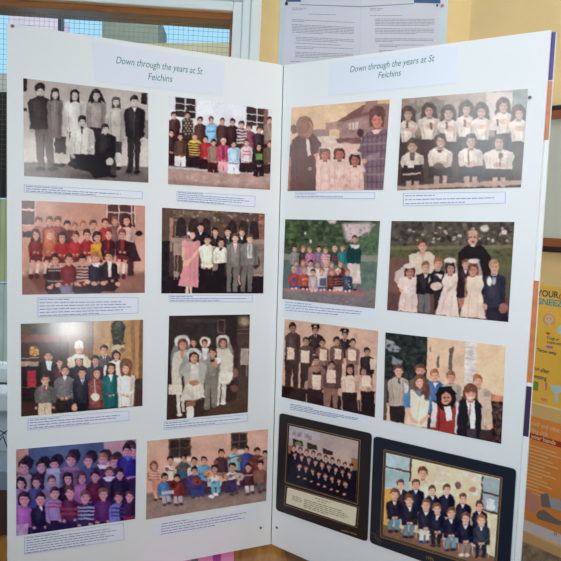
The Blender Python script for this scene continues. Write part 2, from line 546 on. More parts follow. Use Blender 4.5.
def crop(x0, y0, size, n=561.0):
    s = n / size
    return lambda x, y: (x0 + x / s, y0 + y / s)
def cq(c, pts): return [c(*p) for p in pts]
c1 = crop(20, 74, 130); c2 = crop(160, 88, 120); c3 = crop(18, 196, 130); c4 = crop(154, 194, 120)
c5 = crop(18, 310, 130); c6 = crop(158, 308, 110); c7 = crop(8, 430, 130); c8 = crop(142, 422, 134)
d1 = crop(284, 92, 110); d2 = crop(394, 80, 140); d3 = crop(276, 212, 110); d4 = crop(384, 212, 136)
d5 = crop(276, 312, 110); d6 = crop(378, 326, 132); d7 = crop(270, 408, 140); d8 = crop(364, 430, 156)
caption(PL, cq(c1, [(18, 477), (537, 508), (535, 541), (18, 511)]), 3, 'thin caption strip under the black and white class photo')
caption(PL, [(177, 191), (256.5, 196), (256, 207.5), (177, 201.5)], 5, 'caption under the photo of children before a white wall')
caption(PL, cq(c3, [(86, 436), (525, 436), (525, 508), (86, 528)]), 6, 'caption under the reddish class photo with red jumpers')
caption(PL, cq(c4, [(70, 473), (467, 472), (465, 506), (72, 506)]), 3, 'caption under the church photo with the woman in pink')
caption(PL, cq(c5, [(45, 468), (485, 432), (487, 478), (42, 520)]), 4, 'caption under the photo with the bishop')
caption(PL, [(164.3, 421.8), (249, 414.1), (249, 421.6), (164.3, 429.8)], 3, 'caption under the veiled communion girls photo')
caption(PL, cq(c7, [(72, 460), (505, 398), (508, 476), (72, 540)]), 7, 'caption under the bluish crowded class photo, lowest on the left')
caption(PL, cq(c8, [(50, 425), (490, 352), (484, 410), (44, 484)]), 5, 'caption under the photo of seated children with guitars', inset=0.06, border=False)
caption(PR, cq(d1, [(57, 510), (470, 512), (468, 546), (57, 541)]), 2, 'caption under the faded pink photo with the checked coat')
caption(PR, cq(d2, [(38, 452), (452, 447), (452, 495), (38, 508)]), 3, 'caption under the sepia photo of girls holding candles')
caption(PR, cq(d3, [(38, 448), (503, 494), (503, 548), (42, 510)]), 4, 'caption under the photo of small children by hedges', border=False)
caption(PR, cq(d5, [(67, 462), (470, 540), (472, 575), (67, 500)]), 4, 'caption under the sepia photo of pupils holding certificates', border=False)

# ------------------------------------------------------------------ photographs: printed pictures
class Canvas:
    def __init__(s, X, Y, base):
        s.rs = np.random.RandomState(7)
        s.X = X; s.Y = Y
        s.I = np.empty((len(X), 3)); s.I[:] = base
        s.soft = 4.6
        wx = s.field(15) * 1.5 + s.field(6) * 0.7; wy = s.field(15) * 1.5 + s.field(6) * 0.7
        s.T = [s.field(8) * .5 + s.field(22) * .9 for _ in range(5)]
        s.X = X + wx; s.Y = Y + wy
        s.tex = 0.05
    def field(s, cell):
        gx = (s.X - s.X.min()) / cell; gy = (s.Y - s.Y.min()) / cell
        g = s.rs.randn(int(gx.max()) + 3, int(gy.max()) + 3)
        ix = gx.astype(int); iy = gy.astype(int); fx = gx - ix; fy = gy - iy
        fx = fx * fx * (3 - 2 * fx); fy = fy * fy * (3 - 2 * fy)
        return (g[ix, iy] * (1 - fx) + g[ix + 1, iy] * fx) * (1 - fy) + (g[ix, iy + 1] * (1 - fx) + g[ix + 1, iy + 1] * fx) * fy
    def _mix(s, idx, a, c):
        c = np.asarray(c, float)
        t = s.T[s.rs.randint(5)][idx]
        tx_ = s.tex * (0.4 if len(idx) > 2500 else 1.0)
        cc = c[None, :] * (1 + tx_ * t[:, None]) + 3.0 * t[:, None] * (tx_ / .10)
        s.I[idx] += (cc - s.I[idx]) * a[:, None]
    def E(s, cx, cy, rx, ry, c, soft=None, al=1.0):
        sf = soft or s.soft
        idx = np.nonzero((abs(s.X - cx) < rx + sf) & (abs(s.Y - cy) < ry + sf))[0]
        if not len(idx): return
        d = np.sqrt(((s.X[idx] - cx) / rx) ** 2 + ((s.Y[idx] - cy) / ry) ** 2)
        sd = (d - 1) * min(rx, ry)
        a = np.clip(0.5 - sd / sf, 0, 1) * al
        s._mix(idx, a, c)
    def P(s, pts, c, soft=None, al=1.0):
        sf = soft or s.soft
        pts = np.array(pts, float)
        x0, y0 = pts.min(0) - sf; x1, y1 = pts.max(0) + sf
        idx = np.nonzero((s.X > x0) & (s.X < x1) & (s.Y > y0) & (s.Y < y1))[0]
        if not len(idx): return
        X = s.X[idx]; Y = s.Y[idx]
        ins = np.zeros(len(idx), bool); dm = np.full(len(idx), 1e9)
        n = len(pts)
        for i in range(n):
            ax, ay = pts[i]; bx, by = pts[(i + 1) % n]
            cond = ((ay > Y) != (by > Y))
            with np.errstate(divide='ignore', invalid='ignore'):
                xi = (bx - ax) * (Y - ay) / (by - ay + 1e-12) + ax
            ins ^= cond & (X < xi)
            L2 = (bx - ax) ** 2 + (by - ay) ** 2 + 1e-9
            t = np.clip(((X - ax) * (bx - ax) + (Y - ay) * (by - ay)) / L2, 0, 1)
            d = np.hypot(X - ax - t * (bx - ax), Y - ay - t * (by - ay))
            dm = np.minimum(dm, d)
        sd = np.where(ins, -dm, dm)
        s._mix(idx, np.clip(0.5 - sd / sf, 0, 1) * al, c)
    def R(s, x0, y0, x1, y1, c, soft=None, al=1.0):
        s.P([(x0, y0), (x1, y0), (x1, y1), (x0, y1)], c, soft, al)
    def L(s, pts, w, c, soft=None, al=1.0):
        for (ax, ay), (bx, by) in zip(pts[:-1], pts[1:]):
            dx, dy = bx - ax, by - ay; l = math.hypot(dx, dy) + 1e-9
            ox, oy = -dy / l * w / 2, dx / l * w / 2
            s.P([(ax + ox, ay + oy), (bx + ox, by + oy), (bx - ox, by - oy), (ax - ox, ay - oy)], c, soft, al)
    def G(s, y0, y1, ca, cb):
        t = np.clip((s.Y - y0) / (y1 - y0), 0, 1)[:, None]
        s.I[:] = np.asarray(ca) * (1 - t) + np.asarray(cb) * t
    def N(s, amp, cell=14.0, box=None):
        """mottling: smooth random grain"""
        gx = (s.X - s.X.min()) / cell; gy = (s.Y - s.Y.min()) / cell
        g = s.rs.randn(int(gx.max()) + 3, int(gy.max()) + 3)
        ix = gx.astype(int); iy = gy.astype(int); fx = gx - ix; fy = gy - iy
        fx = fx * fx * (3 - 2 * fx); fy = fy * fy * (3 - 2 * fy)
        v = (g[ix, iy] * (1 - fx) + g[ix + 1, iy] * fx) * (1 - fy) + (g[ix, iy + 1] * (1 - fx) + g[ix + 1, iy + 1] * fx) * fy
        if box:
            v = v * ((s.X > box[0]) & (s.X < box[2]) & (s.Y > box[1]) & (s.Y < box[3]))
        s.I += v[:, None] * amp * 0.5
    def blobs(s, box, n, r0, r1, cols, al=0.7, seed=1):
        q = random.Random(seed)
        for _ in range(n):
            s.E(q.uniform(box[0], box[2]), q.uniform(box[1], box[3]), q.uniform(r0, r1), q.uniform(r0, r1) * 0.8, q.choice(cols), soft=5, al=al)

def dk(c, k=0.75): return tuple(v * k for v in c)
def lt(c, k=0.3): return tuple(v + (255 - v) * k for v in c)

def face(c, x, y, r, hair, skin, style='s', al=1.0):
    q = c.rs.uniform(-1, 1, 4)
    tx = q[0] * r * .08; hi = lt(hair, .12)
    if style == 'l':       # long hair
        c.P([(x - r * .95, y - r * .8), (x + r * .95, y - r * .8), (x + r * 1.2, y + r * 1.0), (x + r * 1.15, y + r * 1.95), (x + r * .5, y + r * 1.6), (x - r * .5, y + r * 1.6), (x - r * 1.2, y + r * 1.9), (x - r * 1.2, y + r * .9)], hair)
        c.E(x, y - r * .5, r * 1.08, r * .98, hair)
    elif style == 'b':     # bob
        c.E(x + tx, y - r * .2, r * 1.12, r * 1.25, hair)
        c.P([(x - r * 1.1, y - r * .2), (x + r * 1.1, y - r * .2), (x + r * 1.05, y + r * 1.1), (x + r * .6, y + r * 1.0), (x - r * .6, y + r * 1.0), (x - r * 1.08, y + r * 1.05)], hair)
    else:
        c.E(x + tx, y - r * .34, r * .93, r * 1.06, hair)
        c.E(x - r * .82, y + r * .15, r * .14, r * .24, dk(skin, .85)); c.E(x + r * .82, y + r * .15, r * .14, r * .24, dk(skin, .8))
    c.P([(x - r * .36, y + r * .6), (x + r * .36, y + r * .6), (x + r * .42, y + r * 1.5), (x - r * .42, y + r * 1.5)], dk(skin, .72))
    tx0 = c.tex; c.tex = .03
    c.P([(x - r * .78, y - r * .7), (x + r * .78, y - r * .7), (x + r * .80, y + r * .2), (x + r * .60, y + r * .85), (x + r * .2, y + r * 1.2), (x - r * .2, y + r * 1.2), (x - r * .60, y + r * .85), (x - r * .80, y + r * .2)], skin)
    sf = max(3.6, r * .3)
    c.E(x, y - r * .02, r * .62, r * .15, dk(skin, .70), soft=sf * 1.2, al=.22)
    c.E(x - r * .33, y + r * .0, r * .17, r * .12, dk(skin, .42), soft=sf * .8, al=.42)
    c.E(x + r * .33, y + r * .0, r * .17, r * .12, dk(skin, .42), soft=sf * .8, al=.42)
    c.E(x + r * .03, y + r * .32, r * .12, r * .2, lt(skin, .25), soft=sf, al=.55)
    c.E(x + r * .08, y + r * .45, r * .18, r * .07, dk(skin, .65), soft=sf, al=.4)
    c.E(x, y + r * .70, r * .28, r * .09, (dk(skin, .62)[0] * 1.08, dk(skin, .55)[1], dk(skin, .55)[2]), soft=sf * .9, al=.5)
    c.E(x - r * .38, y + r * .40, r * .22, r * .24, lt(skin, .2), soft=sf * 1.3, al=.5)
    c.P([(x + r * .45, y - r * .5), (x + r * .85, y - r * .5), (x + r * .8, y + r * .3), (x + r * .5, y + r * 1.0), (x + r * .3, y + r * .9)], dk(skin, .72), soft=sf * 1.8, al=.30)
    c.tex = tx0
    k = q[1] * .35
    lo = .12 if style != 's' else .02
    c.P([(x - r * .86, y + r * lo), (x - r * .9, y - r * .6), (x - r * .55, y - r * 1.22), (x, y - r * 1.42), (x + r * .55, y - r * 1.22), (x + r * .9, y - r * .6), (x + r * .86, y + r * lo), (x + r * .68, y - r * .15), (x + r * .58, y - r * (.5 + .1 * q[2])),
         (x + r * k, y - r * (.62 + .12 * q[3])), (x - r * .5, y - r * (.52 - .1 * q[2])), (x - r * .68, y - r * .12)], hair)
    c.E(x - r * .3 + q[0] * r * .2, y - r * .98, r * .42, r * .2, lt(hair, .22), soft=sf * 1.4, al=.5)
    c.E(x + r * .35, y - r * .85, r * .3, r * .3, dk(hair, .7), soft=sf * 1.4, al=.5)

def body(c, x, y, r, top, w, yb, wb=None, arms=True):
    wb = wb or w
    ys = y + r * 1.2
    q = c.rs.uniform(-1, 1, 8)
    h = yb - ys
    c.P([(x - r * .42, ys - r * .15), (x + r * .42, ys - r * .15), (x + w * .55, ys + r * .25), (x + w * .88, ys + r * .62), (x + w * (1 + q[0] * .04), ys + r * 1.4), (x + wb * (1.02 + q[1] * .04), ys + h * .62), (x + wb * .94, yb + q[2] * 3),
         (x - wb * .94, yb + q[3] * 3), (x - wb * (1.02 + q[4] * .04), ys + h * .62), (x - w * (1 + q[5] * .04), ys + r * 1.4), (x - w * .88, ys + r * .62), (x - w * .55, ys + r * .25)], top)
    # folds, form and the line between arm and side
    c.E(x - w * .25, ys + h * .38, w * .38, h * .34, lt(top, .13), soft=14, al=.5)
    c.P([(x + w * .5, ys + r * .6), (x + w * .95, ys + r * .9), (x + wb, yb), (x + wb * .45, yb)], dk(top, .62), soft=12, al=.42)
    c.P([(x - w * .98, ys + h * .4), (x - w * .75, ys + h * .3), (x - wb * .7, yb), (x - wb, yb)], dk(top, .7), soft=9, al=.35)
    c.E(x, ys + r * .15, r * .6, r * .28, dk(top, .5), soft=7, al=.4)
    if arms:
        c.L([(x - w * .60, ys + r * 1.5), (x - wb * (.62 + q[6] * .06), ys + h * .7), (x - wb * .55, yb)], 2.4, dk(top, .55), soft=5, al=.55)
        c.L([(x + w * .60, ys + r * 1.5), (x + wb * (.62 + q[7] * .06), ys + h * .7), (x + wb * .55, yb)], 2.4, dk(top, .55), soft=5, al=.55)
        for i in range(3):
            a0, b0 = c.rs.uniform(-.5, .5), c.rs.uniform(.3, .85)
            c.L([(x + w * a0, ys + h * b0), (x + w * (a0 + c.rs.uniform(-.25, .25)), ys + h * (b0 + .14))], 2.0, dk(top, .7), soft=5, al=.45)

SK = (214, 168, 146); SKD = (190, 135, 112)
def kid(c, x, y, r, hair, top, w, yb, skin=SK, style='s', wb=None, hands=None, collar=None, tie=None, arms=True):
    r = r * .96
    body(c, x, y, r, top, w, yb, wb, arms)
    if collar:
        ys = y + r * 1.05
        c.P([(x - r * .62, ys), (x + r * .62, ys), (x + r * .15, ys + r * 1.25), (x - r * .1, ys + r * 1.3)], collar)
    if tie:
        c.L([(x, y + r * 1.4), (x, y + r * 2.8)], max(3, r * .26), tie)
    if hands:
        W_ = wb or w
        for hx, hy in hands:
            sgn = -1 if hx < x else 1
            if abs(hx - x) < W_ * .7:
                c.L([(x + sgn * W_ * .86, hy - r * .9), (hx + sgn * r * .2, hy)], r * .55, lt(top, .06), al=.8)
                c.L([(x + sgn * W_ * .80, hy - r * .45), (hx + sgn * r * .3, hy + r * .3)], 2.2, dk(top, .5), soft=5, al=.5)
    face(c, x, y, r, hair, skin, style)
    if hands:
        for hx, hy in hands:
            c.E(hx, hy, r * .34, r * .30, dk(skin, .93)); c.E(hx, hy + r * .24, r * .3, r * .12, dk(skin, .6), soft=5, al=.6)

def stripes(c, x0, y0, x1, y1, n, colr, al=.9, slope=0):
    h = (y1 - y0) / n
    for i in range(n):
        y = y0 + (i + .5) * h
        c.P([(x0, y - h * .25), (x1, y - h * .25 + slope), (x1, y + h * .25 + slope), (x0, y + h * .25)], colr, al=al)

def windowp(c, x0, y0, x1, y1, pane, bar, nx=2, ny=2, wd=4, slope=0):
    c.P([(x0, y0), (x1, y0 + slope), (x1, y1 + slope), (x0, y1)], pane)
    for i in range(nx + 1):
        x = x0 + (x1 - x0) * i / nx; s_ = slope * i / nx
        c.L([(x, y0 + s_), (x, y1 + s_)], wd, bar)
    for j in range(ny + 1):
        y = y0 + (y1 - y0) * j / ny
        c.L([(x0, y), (x1, y + slope)], wd, bar)

DKH = (38, 28, 28); BRH = (88, 58, 42); BLH = (158, 112, 72)

def p1(c):      # black and white group of eight
    sk = (188, 174, 166); h = (44, 36, 36)
    c.G(20, 400, (176, 160, 152), (192, 178, 170))
    c.R(-10, 0, 600, 110, (168, 154, 146), soft=60, al=.5)
    c.P([(0, 378), (230, 390), (600, 402), (600, 600), (0, 600)], (112, 98, 94), soft=8)
    c.P([(0, 410), (600, 440), (600, 600), (0, 600)], (98, 86, 84), soft=20, al=.7)
    c.R(8, 10, 29, 74, (48, 40, 42)); c.R(8, 148, 30, 161, (46, 40, 42))
    c.P([(523, 82), (549, 84), (548, 132), (522, 129)], (46, 38, 40))
    c.P([(536, 200), (560, 200), (560, 280), (540, 280)], (108, 96, 92), al=.8)
    c.N(4, 10)
    c.E(100, 415, 60, 10, (70, 60, 58), soft=14, al=.7); c.E(320, 440, 90, 10, (60, 50, 50), soft=14, al=.6); c.E(490, 430, 40, 8, (70, 60, 58), soft=12, al=.7)
    # far left boy
    c.P([(62, 235), (138, 235), (150, 395), (122, 402), (104, 290), (103, 405), (78, 405)], (96, 84, 80))
    c.L([(103, 260), (104, 400)], 4, (60, 50, 50))
    c.E(90, 410, 18, 9, (36, 30, 32)); c.E(140, 410, 18, 9, (36, 30, 32))
    c.E(86, 60, 23, 22, h)
    kid(c, 86, 76, 21, h, (54, 44, 44), 52, 240, sk, wb=44, hands=[(52, 243), (130, 250)])
    c.P([(70, 95), (102, 95), (104, 110), (68, 110)], (50, 42, 42))
    # girl in grey dress
    c.R(150, 270, 198, 345, (62, 52, 50)); c.P([(148, 340), (162, 340), (160, 392), (150, 392)], (176, 166, 158)); c.P([(172, 340), (186, 340), (182, 394), (173, 394)], (176, 166, 158))
    c.E(154, 392, 13, 9, (36, 30, 30)); c.E(180, 394, 14, 9, (36, 30, 30))
    kid(c, 151, 86, 17, h, (118, 104, 98), 34, 276, sk, 'l', wb=30)
    c.L([(150, 115), (152, 165)], 2, (170, 160, 150), al=.7)
    # white jumper girl
    c.P([(212, 250), (240, 250), (236, 400), (216, 390)], (70, 58, 56))
    kid(c, 236, 92, 18, h, (206, 196, 188), 46, 248, sk, 'l', wb=40, hands=[(205, 250)])
    # long hair girl
    c.R(298, 220, 352, 400, (48, 40, 42))
    c.P([(305, 85), (350, 85), (374, 130), (290, 130)], h)
    kid(c, 328, 92, 19, h, (150, 136, 128), 45, 232, sk, 'l', wb=40)
    # girl pale dress right
    c.R(398, 285, 440, 345, (60, 50, 52)); c.R(410, 340, 434, 402, (190, 180, 174)); c.E(424, 406, 15, 9, (40, 34, 34))
    kid(c, 415, 120, 17, (74, 60, 56), (176, 164, 156), 40, 292, sk, 'l', wb=35)
    # right boy in blazer
    c.P([(462, 262), (526, 262), (512, 415), (494, 415), (492, 300), (486, 415), (466, 415)], (50, 42, 42))
    c.E(470, 420, 14, 9, (36, 30, 30)); c.E(504, 424, 15, 9, (36, 30, 30))
    kid(c, 495, 118, 20, h, (42, 35, 36), 46, 275, sk, wb=42, hands=[(455, 275), (526, 286)], collar=(200, 190, 182))
    c.L([(494, 165), (490, 270)], 2.5, (90, 80, 78), al=.7)
    # sitting boy, black jumper
    c.P([(335, 330), (410, 330), (400, 440), (345, 450), (330, 400)], (34, 28, 30))
    c.E(404, 404, 12, 44, (66, 56, 54)); c.E(396, 440, 20, 8, (34, 28, 30))
    kid(c, 369, 238, 17, h, (38, 32, 34), 46, 362, sk, wb=44, hands=[(388, 376)])
    c.E(388, 378, 16, 16, (190, 180, 172))
    # kneeling boy, cardigan and tie
    c.P([(238, 340), (318, 318), (352, 360), (372, 430), (330, 450), (300, 424), (228, 405), (215, 388)], (34, 28, 30))
    c.E(330, 440, 16, 10, (26, 22, 24))
    c.E(222, 388, 18, 12, (40, 34, 34))
    kid(c, 268, 206, 20, h, (204, 194, 186), 50, 346, sk, wb=56, collar=(220, 212, 206), hands=[(230, 358), (296, 326)])
    c.P([(262, 228), (273, 228), (272, 258), (266, 262)], (50, 42, 44))
    c.L([(268, 262), (262, 340)], 2.5, (130, 120, 114), al=.8)

def p2(c):      # white wall, two windows
    c.G(80, 440, (208, 208, 216), (196, 192, 198))
    c.P([(0, 370), (240, 388), (560, 405), (560, 600), (0, 600)], (168, 134, 122), soft=10)
    c.blobs((40, 400, 515, 470), 60, 5, 16, [(188, 158, 148), (146, 112, 102), (176, 144, 132)], .5, 3)
    c.P([(0, 425), (300, 452), (560, 470), (560, 600), (0, 600)], (140, 104, 94), soft=16, al=.6)
    windowp(c, 69, 38, 168, 134, (58, 44, 44), (206, 204, 208), 2, 3, 4, 12)
    windowp(c, 403, 86, 503, 190, (58, 44, 44), (206, 204, 208), 2, 3, 4, 10)
    c.R(432, 176, 462, 196, (216, 206, 208))
    c.P([(488, 98), (506, 98), (492, 280), (476, 280)], (128, 82, 66), al=.9)
    c.P([(38, 210), (520, 240), (520, 395), (300, 385), (38, 365)], (52, 30, 32), soft=10)
    B = [(66, 128, (78, 42, 42), DKH), (128, 126, (60, 48, 44), DKH), (188, 152, (80, 46, 42), DKH), (240, 150, (128, 178, 208), BRH),
         (290, 158, (72, 42, 40), BRH), (339, 160, (58, 30, 34), DKH), (382, 172, (72, 40, 44), DKH), (415, 186, (136, 66, 84), BRH),
         (463, 196, (60, 40, 42), BRH), (513, 150, (140, 112, 98), DKH)]
    for x, y, t, h in B:
        kid(c, x, y, 13.5, h, t, 28, y + 110, (206, 150, 128), wb=26, arms=False)
    for i in range(6):
        for j in range(3): c.E(112 + j * 16 + (i % 2) * 8, 150 + i * 13, 4, 4, (190, 160, 130), al=.8)
    stripes(c, 358, 190, 406, 262, 5, (214, 200, 200))
    stripes(c, 222, 196, 260, 212, 1, (80, 120, 160))
    c.L([(503, 170), (524, 250)], 5, (190, 160, 150), al=.7)
    Fr = [(52, 212, (58, 36, 40), DKH, None), (95, 228, (86, 58, 44), DKH, (212, 204, 206)), (162, 226, (222, 178, 66), BRH, (44, 30, 34)),
          (213, 240, (182, 38, 48), DKH, (48, 26, 30)), (250, 256, (140, 104, 88), DKH, (66, 34, 38)), (297, 250, (190, 56, 84), (214, 180, 150), (222, 150, 160)),
          (345, 262, (172, 202, 224), DKH, (222, 220, 226)), (404, 256, (208, 190, 192), BRH, (46, 30, 32)), (463, 275, (44, 36, 36), DKH, (42, 30, 32)), (512, 262, (112, 78, 66), BRH, (60, 40, 38))]
    for x, y, t, h, lg in Fr:
        if lg is not None:
            c.P([(x - 26, y + 70), (x + 24, y + 70), (x + 26, y + 138), (x + 2, y + 140), (x, y + 110), (x - 2, y + 140), (x - 28, y + 136)], lg)
        kid(c, x, y, 13.5, h, t, 30, y + 92, (208, 152, 130), wb=27, arms=True, hands=[(x - 4, y + 88), (x + 7, y + 90)])
    stripes(c, 130, 252, 190, 322, 6, (52, 34, 36), slope=4)
    c.R(448, 308, 480, 336, (104, 140, 60))
    stripes(c, 387, 290, 424, 318, 2, (190, 90, 100))
    c.P([(288, 270), (304, 270), (302, 330), (290, 330)], (90, 40, 80), al=.8)
    c.N(4, 8)

def p3(c):      # faded red class
    c.G(20, 330, (196, 140, 122), (214, 160, 140))
    c.P([(0, 345), (560, 330), (560, 600), (0, 600)], (146, 98, 86), soft=20)
    c.N(4, 40)
    c.R(0, 20, 74, 125, (72, 42, 46)); c.L([(0, 60), (72, 60)], 9, (216, 188, 178)); c.L([(74, 18), (74, 128)], 5, (210, 180, 170)); c.L([(0, 125), (76, 127)], 5, (204, 170, 160))
    c.P([(384, 38), (504, 40), (504, 135), (384, 120)], (86, 52, 54))
    for x in (384, 436, 492, 505): c.L([(x, 36), (x, 125)], 5, (214, 184, 172))
    c.L([(384, 70), (505, 72)], 5, (214, 184, 172)); c.L([(376, 36), (376, 110)], 3, (180, 120, 104))
    c.L([(20, 165), (60, 165)], 24, (70, 38, 40)); c.E(522, 161, 16, 10, (48, 28, 32))
    sk = (226, 158, 134)
    for x, y, r, h, t in [(88, 112, 17, (100, 52, 40), (190, 120, 100)), (136, 110, 17, (110, 58, 40), (170, 54, 50)), (172, 110, 17, (96, 50, 38), (150, 60, 54)),
                          (212, 126, 16, (52, 24, 26), (92, 50, 50)), (245, 132, 15, (170, 88, 56), (120, 44, 44)), (280, 126, 16, (176, 96, 64), (214, 150, 136)),
                          (326, 124, 17, (110, 60, 44), (220, 172, 160)), (377, 116, 17, (88, 30, 32), (192, 40, 42)), (419, 108, 17, (150, 84, 56), (130, 84, 80))]:
        kid(c, x, y, r, h, t, 30, y + 100, sk, wb=28, arms=False)
    c.P([(452, 205), (500, 190), (530, 278), (470, 292)], (52, 30, 38)); c.R(474, 285, 500, 345, (70, 40, 40)); 
    kid(c, 468, 106, 18, (70, 34, 32), (226, 184, 172), 40, 198, sk, 'l', wb=34)
    c.P([(38, 330), (390, 300), (400, 400), (90, 420)], (96, 44, 42), soft=24, al=.6)
    for x, y, h, t, lo in [(77, 168, (60, 30, 30), (138, 30, 36), 'skirt'), (138, 168, (196, 116, 70), (206, 96, 54), 'skirt'), (190, 180, (58, 26, 28), (178, 26, 32), None),
                           (248, 176, (96, 46, 36), (192, 34, 36), None), (298, 168, (72, 36, 32), (166, 28, 34), 'sock'), (343, 178, (64, 30, 28), (232, 160, 38), None),
                           (390, 166, (140, 44, 44), (66, 26, 34), None), (450, 166, (138, 58, 48), (58, 26, 34), 'skirt')]:
        if lo == 'skirt':
            c.P([(x - 22, y + 80), (x + 26, y + 80), (x + 30, y + 116), (x - 28, y + 118)], (104, 34, 40))
            for dx in (-14, 12):
                c.L([(x + dx, y + 108), (x + dx - 4, y + 140)], 14, sk); c.L([(x + dx - 3, y + 122), (x + dx - 8, y + 168)], 13, (228, 196, 184)); c.E(x + dx - 6, y + 180, 11, 12, (78, 30, 34))
        elif lo == 'sock':
            for dx in (-10, 16): c.L([(x + dx, y + 80), (x + dx, y + 120)], 12, (226, 186, 172))
        else:
            c.P([(x - 26, y + 70), (x + 26, y + 70), (x + 22, y + 110), (x - 22, y + 110)], (96, 34, 38))
        kid(c, x, y, 19, h, t, 31, y + 92, sk, 'l' if x in (77, 138) else 'b' if x in (190, 343) else 's', wb=29, hands=[(x - 8, y + 76), (x + 10, y + 78)])
    c.L([(392, 190), (386, 250)], 9, (170, 30, 40)); c.L([(452, 190), (450, 235)], 14, (150, 40, 44))
    for x, y, h, t, lg in [(160, 276, (52, 28, 30), (50, 30, 36), (42, 24, 28)), (220, 276, (86, 42, 34), (132, 34, 44), (118, 112, 146)), (277, 278, (54, 30, 30), (88, 40, 48), (50, 26, 30)),
                           (335, 270, (176, 98, 60), (38, 34, 56), (40, 28, 36)), (393, 262, (64, 36, 32), (40, 28, 32), (42, 28, 32))]:
        c.P([(x - 40, y + 92), (x + 38, y + 92), (x + 42, y + 130), (x + 20, y + 150), (x - 24, y + 150), (x - 42, y + 132)], lg, soft=6)
        kid(c, x, y, 21, h, t, 38, y + 112, sk, wb=37, hands=[(x - 12, y + 108), (x + 14, y + 104)])
    for i in range(7): c.E(136 + i * 8, 308, 4, 5, (226, 196, 186))
    for i in range(7): c.E(136 + i * 8, 322, 4, 3, (210, 180, 170))
    for i in range(8): c.E(130 + i * 8, 368, 3, 3, (190, 160, 152))
    stripes(c, 252, 305, 304, 372, 5, (226, 176, 160))
    c.P([(318, 292), (356, 286), (348, 308), (326, 304)], (234, 220, 222)); c.P([(386, 282), (406, 282), (400, 348), (390, 348)], (232, 214, 208))
    for x, y in ((140, 395), (172, 385), (330, 378), (368, 376), (430, 380), (300, 372), (252, 380)): c.E(x, y, 12, 9, sk)

